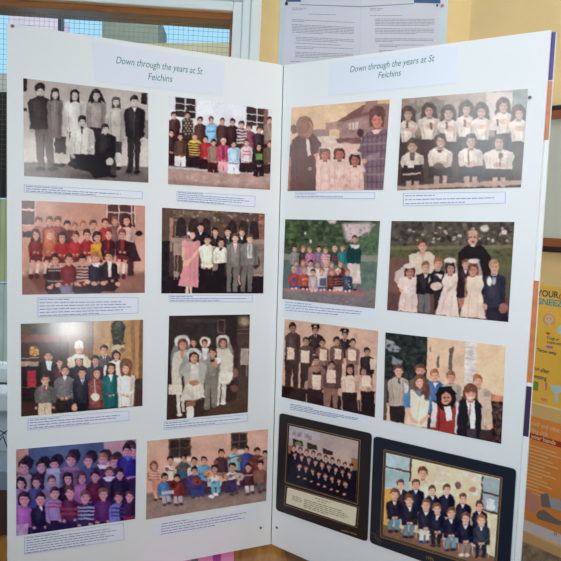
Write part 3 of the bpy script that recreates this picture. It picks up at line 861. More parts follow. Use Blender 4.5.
def p4(c):      # church, woman in pink
    c.G(60, 460, (92, 68, 58), (66, 46, 42))
    c.P([(30, 60), (78, 64), (72, 460), (30, 460)], (88, 66, 54)); c.P([(74, 110), (90, 112), (84, 270), (70, 270)], (176, 128, 108), al=.8)
    c.P([(90, 76), (280, 84), (280, 110), (90, 108)], (120, 96, 80), al=.8)
    c.blobs((90, 78, 510, 150), 130, 3, 9, [(150, 128, 106), (92, 66, 56), (126, 98, 82), (70, 48, 44), (172, 150, 128)], .6, 11)
    for x, y, rx in ((127, 152, 25), (185, 156, 25), (243, 158, 24), (366, 166, 24), (418, 168, 24), (468, 168, 22)):
        c.P([(x - rx - 5, y + 50), (x - rx - 5, y), (x, y - 58), (x + rx + 5, y), (x + rx + 5, y + 50)], (140, 114, 98), al=.75)
        c.E(x, y + 2, rx, 48, (54, 40, 40)); c.R(x - rx, y, x + rx, y + 44, (54, 40, 40))
    c.R(492, 95, 520, 235, (134, 84, 66)); c.blobs((492, 95, 518, 160), 30, 3, 6, [(180, 120, 96), (90, 56, 46)], .6, 4)
    c.P([(82, 204), (520, 214), (520, 236), (82, 226)], (148, 124, 110)); c.P([(90, 225), (150, 228), (150, 290), (90, 285)], (150, 128, 114), al=.9)
    c.P([(470, 234), (516, 234), (514, 380), (462, 380)], (132, 110, 100)); c.L([(464, 262), (516, 262)], 4, (92, 74, 68)); c.L([(464, 380), (512, 380)], 8, (170, 150, 136))
    c.P([(30, 385), (520, 385), (520, 480), (30, 480)], (38, 26, 30), soft=14)
    c.P([(36, 220), (74, 220), (70, 420), (36, 420)], (40, 30, 34)); c.E(104, 375, 14, 14, (150, 134, 120))
    for x in (96, 112): c.L([(x, 240), (x - 3, 400)], 4, (176, 150, 130), al=.7)
    c.N(4, 9)
    # back row
    for x, y, h in ((216, 155, DKH), (286, 176, DKH), (346, 176, DKH), (411, 178, BRH)):
        kid(c, x, y, 16, h, (36, 28, 32), 34, y + 110, (208, 152, 124), collar=(226, 216, 206))
    c.L([(286, 202), (286, 226)], 4, (90, 70, 70)); c.L([(350, 205), (350, 228)], 5, (90, 110, 90))
    c.R(312, 196, 326, 216, (150, 60, 60), al=.6)
    # woman in pink
    c.R(148, 430, 160, 470, (230, 182, 160)); c.R(166, 430, 178, 470, (230, 182, 160))
    c.P([(136, 222), (212, 222), (208, 300), (206, 436), (112, 428), (138, 330), (132, 290)], (212, 134, 138))
    c.E(142, 232, 14, 18, (218, 142, 146)); c.E(205, 236, 12, 18, (218, 142, 146))
    c.L([(136, 250), (138, 310)], 12, (224, 168, 144)); c.L([(206, 258), (176, 306), (146, 318)], 12, (224, 168, 144)); c.E(150, 324, 14, 12, (224, 164, 140))
    c.L([(170, 320), (166, 430)], 3, (184, 104, 112), al=.7); c.L([(190, 320), (192, 430)], 3, (184, 104, 112), al=.5)
    face(c, 180, 188, 17, (48, 34, 36), (220, 164, 140), 'b'); c.E(163, 184, 8, 8, (226, 200, 190))
    # boys
    c.P([(208, 340), (272, 340), (262, 460), (212, 460)], (34, 26, 28)); c.P([(272, 320), (334, 320), (326, 460), (270, 460)], (34, 26, 28))
    kid(c, 250, 215, 18, DKH, (232, 218, 196), 42, 344, (214, 158, 130), wb=30, hands=[(236, 346), (256, 346)])
    c.P([(274, 250), (296, 250), (298, 350), (274, 362)], (134, 108, 94)); 
    kid(c, 313, 226, 18, DKH, (234, 222, 202), 36, 320, (206, 150, 122)); c.P([(302, 252), (326, 252), (316, 266), (306, 264)], (44, 34, 36))
    c.P([(340, 230), (360, 235), (372, 235), (404, 245), (410, 330), (404, 330), (386, 458), (368, 458), (372, 340), (362, 340), (358, 458), (340, 458)], (112, 102, 96))
    kid(c, 380, 206, 17, (90, 64, 50), (122, 112, 104), 38, 338, (224, 168, 142), collar=(226, 208, 200)); c.P([(372, 232), (388, 232), (384, 270), (376, 270)], (226, 200, 198)); c.L([(380, 236), (381, 280)], 6, (190, 150, 156))
    c.P([(410, 320), (464, 320), (456, 458), (438, 458), (436, 340), (424, 458), (406, 458)], (110, 100, 94))
    c.E(478, 318, 16, 32, (52, 42, 44))
    kid(c, 447, 208, 17, (96, 74, 58), (128, 116, 108), 40, 334, (224, 168, 142), collar=(226, 216, 210)); c.R(436, 236, 458, 300, (208, 200, 192)); c.L([(446, 238), (446, 285)], 6, (130, 126, 124))
    c.L([(398, 380), (400, 425)], 8, (210, 170, 150), al=.8)

def p5(c):      # bishop
    c.G(50, 440, (92, 68, 54), (52, 36, 34))
    c.R(0, 40, 240, 108, (74, 58, 48)); c.R(180, 40, 320, 210, (112, 86, 66), soft=20)
    c.P([(10, 104), (212, 110), (214, 140), (10, 142)], (118, 66, 54)); c.R(10, 140, 220, 222, (68, 46, 42))
    c.L([(0, 210), (90, 206)], 4, (180, 160, 140)); c.P([(0, 222), (92, 222), (92, 244), (0, 246)], (170, 140, 124)); c.R(0, 244, 90, 420, (38, 28, 30))
    c.R(40, 262, 76, 332, (178, 46, 60)); c.L([(0, 335), (90, 332)], 4, (110, 66, 56)); 
    for yy in (275, 292, 309): c.L([(40, yy), (76, yy)], 2, (120, 26, 40), al=.7)
    c.P([(316, 40), (552, 36), (552, 440), (430, 440), (316, 200)], (172, 128, 84), soft=6)
    c.P([(318, 46), (328, 46), (324, 200), (316, 200)], (112, 78, 54)); c.P([(372, 44), (400, 44), (392, 180), (366, 180)], (186, 142, 96)); c.P([(486, 40), (504, 40), (508, 340), (494, 340)], (150, 106, 66)); c.P([(524, 40), (556, 40), (550, 440), (520, 440)], (124, 84, 52))
    c.E(70, 90, 12, 12, (40, 34, 34)); c.E(68, 178, 20, 22, (196, 130, 56)); c.blobs((50, 158, 88, 196), 22, 2, 5, [(240, 196, 110), (130, 70, 40)], .8, 3)
    c.L([(182, 112), (180, 200)], 3, (50, 36, 34))
    # statue
    c.P([(404, 58), (420, 46), (448, 46), (462, 70), (458, 120), (448, 152), (414, 152), (402, 110)], (58, 56, 50)); c.E(432, 62, 12, 14, (84, 84, 74))
    c.P([(408, 150), (454, 150), (466, 178), (402, 182)], (184, 168, 138)); c.E(452, 172, 12, 10, (120, 90, 60)); c.blobs((404, 60, 460, 150), 26, 3, 7, [(96, 94, 82), (34, 32, 32)], .7, 6)
    c.P([(500, 300), (560, 290), (560, 430), (500, 420)], (60, 46, 44), soft=10)
    c.P([(14, 400), (540, 350), (540, 470), (14, 470)], (66, 44, 40), soft=20, al=.8)
    c.N(4, 9)
    sk = (206, 150, 124)
    # bishop
    c.P([(212, 212), (246, 190), (292, 192), (316, 222), (312, 250), (214, 252)], (214, 196, 168)); face(c, 264, 176, 18, (190, 160, 140), (206, 150, 130)); c.P([(243, 164), (246, 140), (262, 128), (280, 140), (284, 164)], (238, 230, 216)); c.L([(263, 132), (263, 164)], 3, (200, 180, 140)); c.P([(284, 150), (300, 150), (302, 200), (288, 200)], (150, 96, 60), al=.7)
    # tall man at back
    kid(c, 371, 174, 19, (48, 34, 34), (78, 72, 80), 40, 300, (196, 136, 110), collar=(230, 226, 224), tie=(60, 50, 70))
    kid(c, 424, 196, 17, (60, 38, 34), (222, 212, 206), 36, 310, sk, 'b')
    c.P([(88, 228), (176, 226), (176, 340), (84, 330)], (34, 30, 36)); kid(c, 131, 198, 20, (48, 34, 34), (36, 32, 38), 48, 310, (200, 146, 122)); c.P([(118, 220), (146, 220), (142, 262), (126, 256)], (228, 226, 226))
    kid(c, 180, 226, 17, (58, 38, 32), (52, 34, 38), 36, 340, sk, collar=(226, 216, 210)); c.L([(178, 252), (176, 285)], 6, (150, 40, 50))
    kid(c, 263, 220, 17, BRH, (40, 34, 50), 40, 330, sk, 'b'); c.E(264, 202, 22, 8, (236, 226, 206)); c.P([(232, 222), (242, 205), (248, 230), (240, 246)], (224, 214, 196)); c.P([(282, 206), (296, 222), (290, 246), (280, 232)], (224, 214, 196))
    kid(c, 334, 218, 18, (40, 30, 32), (54, 54, 72), 38, 330, (200, 146, 122), collar=(226, 220, 220))
    c.P([(372, 240), (392, 236), (388, 310), (368, 300)], (222, 206, 196))
    # front row
    c.P([(88, 400), (146, 395), (146, 455), (88, 460)], (196, 176, 150)); c.L([(117, 420), (117, 452)], 3, (120, 100, 84))
    kid(c, 118, 302, 20, (66, 44, 36), (98, 92, 92), 44, 402, sk, wb=48, collar=(226, 214, 206), hands=[(78, 424), (152, 420)]); c.L([(116, 326), (115, 350)], 8, (150, 30, 44)); 
    c.R(164, 378, 232, 440, (44, 34, 36)); kid(c, 202, 262, 21, (74, 50, 40), (104, 98, 100), 46, 384, sk, wb=44, hands=[(190, 384), (208, 382)]); c.P([(192, 286), (212, 286), (202, 306)], (230, 222, 214))
    c.blobs((165, 300, 240, 375), 50, 2, 4, [(140, 134, 132), (74, 68, 72)], .6, 8); c.blobs((76, 340, 156, 400), 40, 2, 4, [(130, 124, 122), (70, 66, 70)], .6, 9)
    kid(c, 277, 270, 19, (40, 30, 32), (38, 36, 52), 42, 410, sk, wb=38, collar=(230, 224, 220), tie=(120, 120, 150)); c.R(246, 400, 304, 440, (34, 28, 34)); c.E(244, 420, 11, 14, sk)
    kid(c, 340, 272, 19, (74, 50, 44), (128, 62, 62), 36, 424, sk, 'b', wb=34); c.blobs((306, 300, 372, 420), 60, 2, 5, [(160, 90, 80), (90, 40, 48), (150, 110, 84)], .6, 10); c.E(334, 376, 20, 17, (222, 192, 172)); c.L([(330, 300), (334, 360)], 3, (210, 180, 160))
    kid(c, 401, 252, 18, (54, 36, 32), (22, 92, 96), 36, 420, sk, 'l', wb=33, hands=[(396, 372), (410, 368)]); c.P([(390, 278), (412, 278), (402, 310)], (230, 222, 216))
    c.E(466, 242, 28, 34, (120, 74, 52)); kid(c, 466, 252, 19, (116, 74, 52), (226, 208, 200), 40, 418, (214, 160, 136), 'l', wb=34, hands=[(456, 366), (472, 370)])

def p6(c):      # first communion, veils
    c.G(40, 560, (48, 38, 38), (58, 40, 36))
    c.R(50, 44, 300, 190, (56, 44, 44), soft=20); c.R(140, 56, 300, 74, (74, 60, 58), al=.7)
    c.P([(302, 58), (344, 58), (344, 130), (302, 130)], (96, 70, 60)); c.P([(310, 66), (336, 66), (336, 122), (310, 122)], (60, 44, 44))
    c.P([(404, 40), (470, 36), (466, 560), (400, 560)], (86, 66, 56), soft=12, al=.7); c.E(440, 70, 26, 22, (196, 168, 132), soft=20, al=.75)
    c.L([(404, 108), (470, 108)], 5, (110, 86, 74)); c.L([(406, 128), (470, 128)], 3, (120, 96, 84))
    c.P([(330, 480), (470, 460), (460, 560), (200, 560)], (76, 52, 44), soft=14)
    c.P([(380, 200), (410, 190), (410, 400), (380, 400)], (64, 44, 42), soft=8)
    c.N(4, 14)
    sk = (206, 146, 120)
    # distant figure right
    c.P([(424, 208), (462, 206), (462, 290), (418, 290)], (176, 160, 150), soft=5); c.E(444, 188, 12, 16, (70, 50, 46)); c.R(428, 290, 440, 350, (70, 50, 48)); c.R(446, 290, 456, 350, (120, 96, 88))
    c.E(392, 330, 16, 26, (170, 110, 104), soft=8, al=.7); c.E(390, 410, 18, 16, (150, 96, 86), soft=8, al=.7)
    kid(c, 182, 176, 17, (70, 44, 36), (60, 44, 46), 26, 260, sk)
    # boy behind
    c.E(240, 172, 28, 26, (216, 206, 196), soft=8); kid(c, 238, 180, 16, (70, 48, 40), (196, 196, 202), 26, 270, sk); c.P([(226, 204), (250, 204), (250, 262), (228, 262)], (222, 220, 224)); c.R(214, 204, 224, 262, (44, 38, 44))
    # right girl
    c.P([(330, 138), (360, 150), (384, 220), (380, 320), (300, 300), (298, 170)], (150, 148, 148), soft=8, al=.85); c.E(330, 164, 32, 28, (206, 200, 196), soft=6)
    c.P([(300, 380), (322, 380), (314, 490), (290, 496)], (206, 198, 190)); c.P([(326, 380), (348, 380), (344, 490), (322, 488)], (206, 198, 190)); c.E(300, 490, 14, 9, (228, 220, 214)); c.E(332, 486, 14, 9, (228, 220, 214))
    c.P([(302, 206), (362, 206), (384, 250), (382, 312), (370, 376), (362, 388), (308, 384), (296, 300)], (206, 196, 184)); c.E(344, 345, 38, 42, (220, 212, 200), soft=9)
    face(c, 331, 180, 20, (96, 54, 40), sk, 'b')
    # left girl
    c.P([(100, 146), (150, 140), (164, 180), (150, 270), (66, 330), (66, 240)], (138, 140, 142), soft=8, al=.85); c.E(124, 170, 40, 32, (204, 200, 198), soft=6)
    c.P([(92, 440), (112, 440), (116, 548), (98, 548)], (210, 200, 190)); c.P([(118, 450), (134, 450), (138, 530), (124, 530)], (200, 190, 180)); c.E(108, 546, 14, 8, (226, 216, 208))
    c.P([(84, 226), (142, 214), (150, 290), (118, 320), (124, 440), (56, 440), (70, 380), (72, 280)], (206, 198, 184)); c.P([(56, 390), (124, 390), (122, 444), (52, 440)], (224, 210, 196))
    face(c, 126, 188, 23, (116, 66, 44), sk, 'b'); c.P([(112, 225), (132, 218), (134, 262), (118, 262)], sk)
    # boy with camera hands
    c.P([(238, 330), (310, 330), (300, 500), (272, 505), (270, 400), (262, 515), (236, 512)], (128, 120, 110)); c.E(248, 510, 14, 9, (110, 98, 90)); c.E(284, 500, 12, 8, (110, 98, 90))
    kid(c, 278, 228, 21, (74, 46, 38), (140, 134, 124), 44, 346, sk, wb=34); c.E(304, 268, 18, 16, (220, 214, 206)); c.E(290, 280, 16, 20, (200, 140, 118)); c.R(266, 262, 288, 276, (50, 40, 42))
    # front girl
    c.P([(146, 490), (182, 490), (180, 570), (146, 570)], (226, 218, 210)); c.P([(146, 478), (192, 472), (192, 500), (146, 504)], (150, 92, 70))
    c.P([(150, 212), (214, 212), (250, 300), (244, 340), (110, 350), (106, 310)], (152, 152, 150), soft=8, al=.95); c.E(184, 238, 40, 34, (202, 200, 196), soft=6)
    c.P([(150, 282), (222, 276), (248, 300), (240, 350), (232, 400), (236, 454), (180, 472), (112, 474), (136, 400), (128, 340), (112, 330)], (176, 174, 164), soft=8)
    c.P([(168, 282), (206, 280), (212, 370), (162, 372)], (216, 208, 196), soft=7); c.P([(136, 400), (160, 375), (210, 375), (232, 396), (238, 456), (112, 476)], (214, 204, 192), soft=7)
    for xx in (150, 175, 200, 220): c.L([(xx + (xx - 180) * -.2, 400), (xx, 468)], 3, (180, 172, 160), soft=8, al=.6)
    c.E(186, 382, 26, 14, (176, 116, 90)); face(c, 184, 250, 24, (70, 42, 36), (212, 150, 124), 'b'); c.L([(146, 236), (184, 216), (222, 238)], 8, (226, 220, 214), al=.9)

def p7(c):      # bluish crowded class
    c.G(60, 440, (128, 116, 140), (66, 52, 86))
    c.R(0, 60, 90, 260, (190, 150, 118)); c.P([(88, 70), (412, 48), (412, 190), (88, 200)], (70, 94, 120)); c.E(240, 90, 90, 26, (96, 124, 150), soft=40, al=.6)
    c.P([(414, 40), (560, 36), (560, 200), (414, 180)], (190, 156, 150))
    c.P([(0, 190), (560, 170), (560, 520), (0, 520)], (50, 34, 66), soft=20)
    c.N(5, 9)
    sk = (196, 144, 150)
    R1 = [(68, 160, (150, 140, 146), DKH, 24), (143, 158, (40, 32, 52), DKH, 22), (200, 148, (126, 156, 176), DKH, 22), (270, 130, (104, 84, 116), (70, 48, 54), 24), (346, 134, (58, 66, 116), (84, 58, 56), 22),
          (409, 128, (56, 34, 70), BLH, 22), (458, 138, (44, 34, 74), BRH, 21), (513, 90, (48, 40, 130), DKH, 22)]
    for x, y, t, h, r in R1:
        c.E(x + 14, y - 18, r * 1.2, r * 1.3, (34, 26, 40), soft=6, al=.85)
    kid(c, 540, 90, 20, (90, 56, 60), (176, 120, 176), 30, 210, sk)
    for x, y, t, h, r in R1:
        kid(c, x, y, r, h, t, 44, y + 110, sk, wb=44, arms=False)
    c.P([(240, 158), (300, 158), (312, 172), (230, 174)], (150, 110, 140), soft=6); c.P([(384, 150), (436, 152), (420, 168), (396, 168)], (220, 216, 226)); c.P([(165, 168), (225, 166), (222, 184), (168, 186)], (176, 186, 200)); c.P([(496, 112), (532, 112), (520, 132)], (80, 120, 200))
    R2 = [(56, 232, (140, 110, 164), DKH, 22), (122, 228, (56, 70, 132), (60, 40, 46), 20), (187, 222, (110, 104, 130), (78, 54, 56), 21), (259, 212, (34, 22, 40), DKH, 21), (320, 208, (150, 96, 150), (80, 52, 56), 21),
          (376, 200, (86, 28, 54), DKH, 21), (437, 184, (44, 34, 60), BRH, 21), (484, 190, (36, 28, 52), DKH, 20)]
    for x, y, t, h, r in R2:
        kid(c, x, y, r, h, t, 42, y + 108, sk, wb=42, style='b' if x in (56, 259, 320) else 's', arms=False)
    c.P([(408, 204), (464, 200), (446, 222), (424, 222)], (216, 214, 226)); c.P([(160, 246), (214, 240), (200, 262), (174, 262)], (134, 130, 150))
    R3 = [(70, 300, (166, 96, 168), (54, 34, 44), 26), (140, 300, (32, 28, 58), (40, 28, 38), 24), (202, 274, (150, 134, 176), (60, 40, 46), 22), (268, 272, (88, 36, 72), (80, 54, 52), 24),
          (334, 290, (44, 44, 78), (110, 76, 60), 23), (411, 278, (84, 38, 96), (120, 80, 62), 22), (476, 292, (100, 124, 186), (64, 42, 48), 21), (524, 288, (46, 28, 60), (76, 52, 52), 19)]
    for x, y, t, h, r in R3:
        c.P([(x - 36, y + 90), (x + 36, y + 84), (x + 36, y + 160), (x - 36, y + 170)], (38, 32, 68))
        kid(c, x, y, r, h, t, 42, y + 118, (206, 152, 150), wb=40, style='b' if x == 70 else 's', hands=[(x - 26, y + 122), (x + 22, y + 118)] if x > 100 else None)
    stripes(c, 300, 326, 372, 392, 4, (170, 178, 200)); stripes(c, 172, 310, 232, 340, 2, (170, 60, 110)); stripes(c, 230, 330, 306, 372, 2, (150, 60, 70))
    stripes(c, 446, 330, 506, 380, 3, (56, 58, 120)); c.P([(34, 410), (88, 404), (82, 470), (34, 480)], (170, 150, 170)); c.P([(140, 326), (152, 340), (146, 350), (136, 340)], (220, 220, 230))
    c.R(500, 372, 560, 400, (150, 40, 66), al=.8)

def p8(c):      # guitars
    c.G(60, 300, (204, 164, 142), (190, 148, 128))
    c.P([(20, 80), (110, 76), (110, 300), (20, 300)], (204, 164, 142), soft=30, al=.7)
    c.P([(0, 300), (140, 290), (560, 240), (560, 600), (0, 600)], (112, 98, 92), soft=14)
    c.P([(0, 330), (300, 330), (560, 290), (560, 600), (0, 600)], (140, 124, 116), soft=30, al=.8)
    c.blobs((20, 310, 520, 400), 60, 8, 22, [(150, 134, 124), (124, 108, 102)], .35, 5)
    windowp(c, 114, 74, 202, 150, (54, 44, 42), (92, 72, 60), 2, 2, 5, -8); c.R(112, 70, 202, 74, (120, 96, 84)); windowp(c, 374, 50, 438, 118, (52, 40, 40), (92, 72, 60), 2, 2, 5, -6)
    c.R(134, 152, 168, 168, (220, 206, 196)); c.P([(180, 150), (226, 148), (226, 162), (180, 164)], (214, 196, 180)); c.R(404, 116, 432, 132, (216, 190, 160))
    c.P([(70, 260), (160, 200), (500, 180), (510, 260), (380, 290), (120, 320)], (62, 48, 70), soft=16)
    c.N(4, 8)
    sk = (196, 140, 116)
    for x, y, r, h, t in [(119, 160, 15, DKH, (216, 200, 190)), (175, 152, 15, DKH, (44, 84, 104)), (219, 164, 14, DKH, (222, 214, 208)), (259, 162, 14, DKH, (84, 158, 196)), (333, 130, 14, DKH, (66, 46, 60)),
                          (388, 116, 13, BRH, (120, 182, 184)), (438, 116, 13, DKH, (44, 60, 140)), (483, 124, 13, DKH, (98, 44, 44)), (516, 134, 12, DKH, (160, 120, 104))]:
        kid(c, x, y, r, h, t, 29, y + 86, sk, wb=27)
    for (ax, ay, bx, by) in ((150, 190, 196, 182), (176, 196, 206, 186), (310, 166, 350, 156), (360, 150, 412, 142), (408, 158, 462, 150), (456, 172, 510, 158), (104, 196, 132, 206)):
        c.L([(ax, ay), (bx, by)], 4, (80, 46, 36)); c.E(ax, ay, 10, 8, (128, 70, 44))
    # tall girl at left
    c.L([(54, 250), (58, 322)], 12, sk); c.L([(70, 250), (80, 318)], 12, sk); c.E(56, 326, 8, 5, (60, 40, 40)); c.E(80, 322, 8, 5, (60, 40, 40))
    kid(c, 50, 184, 15, (120, 66, 48), (176, 110, 96), 27, 246, sk, 'b', wb=24); stripes(c, 28, 206, 78, 240, 3, (210, 170, 150)); c.P([(40, 240), (70, 240), (68, 288), (48, 288)], (196, 126, 104))
    F_ = [(96, 234, (58, 120, 180), (150, 158, 178)), (146, 236, (120, 50, 50), (176, 170, 180)), (218, 204, (56, 60, 130), (60, 60, 110)), (304, 196, (222, 206, 196), (96, 176, 190)),
          (378, 190, (216, 206, 204), (60, 60, 96)), (444, 190, (62, 34, 44), (196, 192, 200)), (496, 180, (126, 84, 76), (84, 80, 92))]
    for x, y, t, lg in F_:
        c.L([(x - 6, y + 66), (x - 4, y + 104)], 15, lg); c.L([(x + 14, y + 64), (x + 16, y + 100)], 15, lg); c.E(x - 2, y + 112, 10, 6, (70, 60, 66)); c.E(x + 18, y + 106, 10, 6, (70, 60, 66))
        kid(c, x, y, 15, DKH, t, 30, y + 74, sk, wb=29)
    c.P([(80, 292), (130, 286), (136, 300), (84, 306)], (170, 176, 196)); c.P([(284, 250), (322, 246), (330, 270), (286, 276)], (88, 170, 188)); c.E(290, 312, 12, 8, (214, 220, 226)); c.E(310, 302, 12, 8, (214, 220, 226))
    for (ax, ay, bx, by, cc) in ((130, 262, 180, 240, (98, 34, 34)), (232, 250, 200, 232, (140, 60, 50)), (278, 216, 352, 212, (220, 150, 110)), (340, 232, 410, 216, (200, 150, 110)), (408, 230, 466, 220, (180, 160, 140))):
        c.L([(ax, ay), (bx, by)], 6, dk(cc, .8)); c.E(ax, ay, 18, 16, cc); c.E(ax, ay, 4, 4, dk(cc, .5))
    c.P([(200, 260), (262, 262), (258, 312), (206, 314)], (50, 62, 120)); c.P([(336, 250), (400, 236), (392, 290), (350, 296)], (48, 44, 76)); c.blobs((180, 215, 400, 290), 40, 4, 9, [(60, 60, 110), (120, 40, 50), (50, 40, 60)], .5, 9)

def q1(c):      # faded pink, checked coat
    c.G(40, 300, (222, 182, 140), (232, 196, 168))
    c.E(260, 110, 140, 60, (238, 208, 164), soft=90, al=.7)
    c.P([(268, 152), (410, 66), (470, 60), (560, 60), (560, 240), (268, 210)], (150, 112, 108)); c.P([(268, 152), (404, 66), (470, 62), (430, 118), (290, 152)], (120, 82, 82)); c.P([(396, 110), (420, 44), (478, 42), (470, 92)], (164, 118, 108))
    c.P([(212, 158), (276, 148), (282, 212), (212, 190)], (168, 134, 126)); c.P([(282, 152), (430, 126), (430, 226), (282, 240)], (164, 128, 124))
    c.P([(328, 160), (378, 152), (378, 190), (328, 194)], (214, 190, 182)); c.L([(345, 158), (345, 192)], 3, (130, 96, 94)); c.L([(362, 156), (362, 190)], 3, (130, 96, 94)); c.R(228, 190, 282, 246, (226, 188, 150))
    c.P([(135, 192), (230, 190), (230, 226), (150, 230)], (160, 122, 116)); c.P([(170, 226), (260, 222), (300, 250), (210, 270)], (220, 196, 186))
    c.P([(260, 238), (390, 230), (400, 262), (280, 270)], (124, 84, 84)); c.E(390, 208, 18, 20, (74, 48, 52)); c.P([(200, 270), (320, 258), (420, 290), (430, 470), (170, 480)], (228, 190, 178), soft=12)
    c.N(4, 10)
    # left adult
    c.E(52, 190, 22, 22, (120, 84, 72)); c.P([(20, 330), (40, 250), (80, 212), (150, 212), (190, 262), (186, 320), (164, 360), (160, 520), (10, 520)], (98, 66, 66)); c.P([(10, 330), (36, 330), (30, 500), (10, 500)], (206, 132, 110), al=.8)
    c.E(106, 180, 44, 58, (142, 96, 78)); c.E(118, 190, 28, 44, (178, 120, 98)); c.E(96, 170, 34, 44, (146, 100, 80)); c.P([(112, 236), (128, 244), (138, 320), (120, 328)], (232, 208, 204)); c.L([(132, 232), (150, 300)], 6, (74, 50, 54))
    c.P([(150, 320), (176, 308), (190, 340), (166, 352)], (222, 156, 132)); c.E(132, 392, 11, 10, (176, 150, 142)); c.L([(60, 260), (70, 480)], 5, (78, 52, 54), al=.6)
    # checked coat
    c.E(476, 110, 42, 40, (100, 66, 66)); c.P([(400, 230), (440, 200), (512, 190), (540, 200), (520, 510), (400, 510), (412, 400), (380, 300)], (120, 98, 112))
    for i in range(6): c.L([(402 + i * 24, 205), (404 + i * 22, 505)], 8, (84, 62, 82), al=.55)
    for i in range(8): c.L([(392, 232 + i * 38), (530, 218 + i * 40)], 10, (176, 146, 152) if i % 2 else (78, 58, 78), al=.45)
    c.L([(386, 290), (410, 345)], 28, (104, 82, 96), al=.8); c.L([(410, 345), (486, 318)], 24, (146, 122, 130), al=.85); c.E(410, 352, 14, 12, (226, 156, 134))
    face(c, 475, 142, 34, (96, 62, 62), (214, 128, 108), 'b'); c.P([(446, 196), (500, 190), (480, 214), (460, 214)], (226, 192, 184))
    # three girls
    for x, y, w, h in ((209, 318, 40, (120, 74, 60)), (283, 316, 46, (92, 50, 46)), (362, 346, 46, (66, 40, 46))):
        c.P([(x - 28, y - 36), (x + 28, y - 36), (x + w + 8, y + 60), (x - w - 8, y + 60)], (234, 204, 196), soft=10, al=.8)
        c.P([(x - w * .7, y + 34), (x + w * .7, y + 34), (x + w, y + 90), (x + w * .98, 520), (x - w * .98, 520), (x - w, y + 90)], (234, 194, 184), soft=5)
        c.L([(x - w * .5, y + 60), (x - w * .55, 510)], 4, (206, 152, 146), al=.6); c.L([(x + w * .5, y + 60), (x + w * .5, 510)], 4, (206, 152, 146), al=.6)
        c.L([(x, y + 50), (x, y + 120)], 4, (244, 220, 210), al=.8)
        face(c, x, y, 26, h, (196, 112, 96), 'b'); c.E(x, y - 34, 26, 7, (236, 214, 206), al=.8)
    for x in (240, 320): c.E(x, 480, 10, 10, (214, 140, 122), al=.7)

def q2(c):      # sepia, girls with candles
    c.G(60, 440, (176, 156, 146), (120, 94, 84))
    c.P([(60, 90), (200, 80), (210, 150), (60, 160)], (140, 128, 122)); c.blobs((60, 75, 370, 150), 50, 5, 16, [(160, 146, 138), (120, 106, 100), (190, 178, 170)], .5, 3)
    c.R(368, 50, 474, 200, (204, 190, 184)); c.P([(476, 40), (540, 34), (536, 140), (474, 140)], (134, 140, 140)); c.R(20, 80, 60, 130, (170, 134, 120))  # grey upper right patch has the glare mixed into its colour
    c.P([(0, 230), (560, 230), (560, 600), (0, 600)], (74, 54, 50), soft=20); c.P([(0, 425), (520, 400), (520, 420), (0, 440)], (196, 160, 146), al=.9)
    c.N(4, 9)
    sk = (196, 158, 142); wh = (222, 204, 194); h = (84, 66, 60)
    for x, y, w in [(56, 136, 38), (140, 124, 46), (218, 134, 44), (290, 118, 44), (350, 126, 42), (438, 104, 40), (500, 134, 42)]:
        c.P([(x - 34, y + 100), (x + 34, y + 100), (x + 30, y + 190), (x - 30, y + 190)], (66, 48, 46))
        c.E(x, y + 2, 31, 38, h, soft=6); c.E(x - 22, y + 32, 12, 26, h, soft=6); c.E(x + 22, y + 32, 12, 26, h, soft=6)
        kid(c, x, y, 21, h, wh, w, y + 112, sk, 'b', wb=w * .7)
        c.E(x + 6, y + 62, 22, 10, sk); c.L([(x - w * .8, y + 56), (x - 4, y + 64)], 8, (204, 180, 168), al=.8)
    for x, y in ((52, 180), (148, 186), (212, 182), (284, 172), (415, 172)): c.L([(x, y - 14), (x, y + 14)], 8, (110, 84, 70))
    for x, y, w, y1 in [(74, 264, 48, 352), (186, 244, 50, 348), (308, 246, 52, 345), (420, 250, 62, 355)]:
        c.P([(x - w * .9, y + 84), (x + w * .9, y + 84), (x + w, y + 146), (x - w, y + 150)], (50, 36, 36), soft=5)
        for dx in (-16, 16): c.L([(x + dx, y + 140), (x + dx, y + 180)], 20, (190, 154, 140))
        if x == 420: c.P([(400, 240), (440, 235), (400, 320), (382, 312)], h)
        if x == 308: c.P([(270, 240), (296, 240), (292, 310), (272, 306)], h)
        kid(c, x, y, 23, h, (226, 208, 198), w, y1, sk, 'b', wb=w * .92)
        c.E(x + 2, y + 92, 26, 11, sk)
    c.R(64, 290, 82, 322, (104, 84, 78)); c.P([(40, 342), (116, 338), (112, 380), (34, 384)], (42, 30, 32)); c.L([(34, 380), (106, 374)], 7, (200, 170, 156)); c.R(56, 340, 80, 352, (220, 206, 200))
    c.P([(172, 282), (194, 280), (190, 290), (178, 292)], (60, 40, 44)); c.L([(300, 280), (300, 340)], 6, (120, 96, 84)); c.E(180, 346, 22, 12, (96, 70, 60))
    c.E(427, 304, 10, 14, (110, 78, 62)); c.L([(427, 314), (424, 346)], 5, (110, 78, 62))

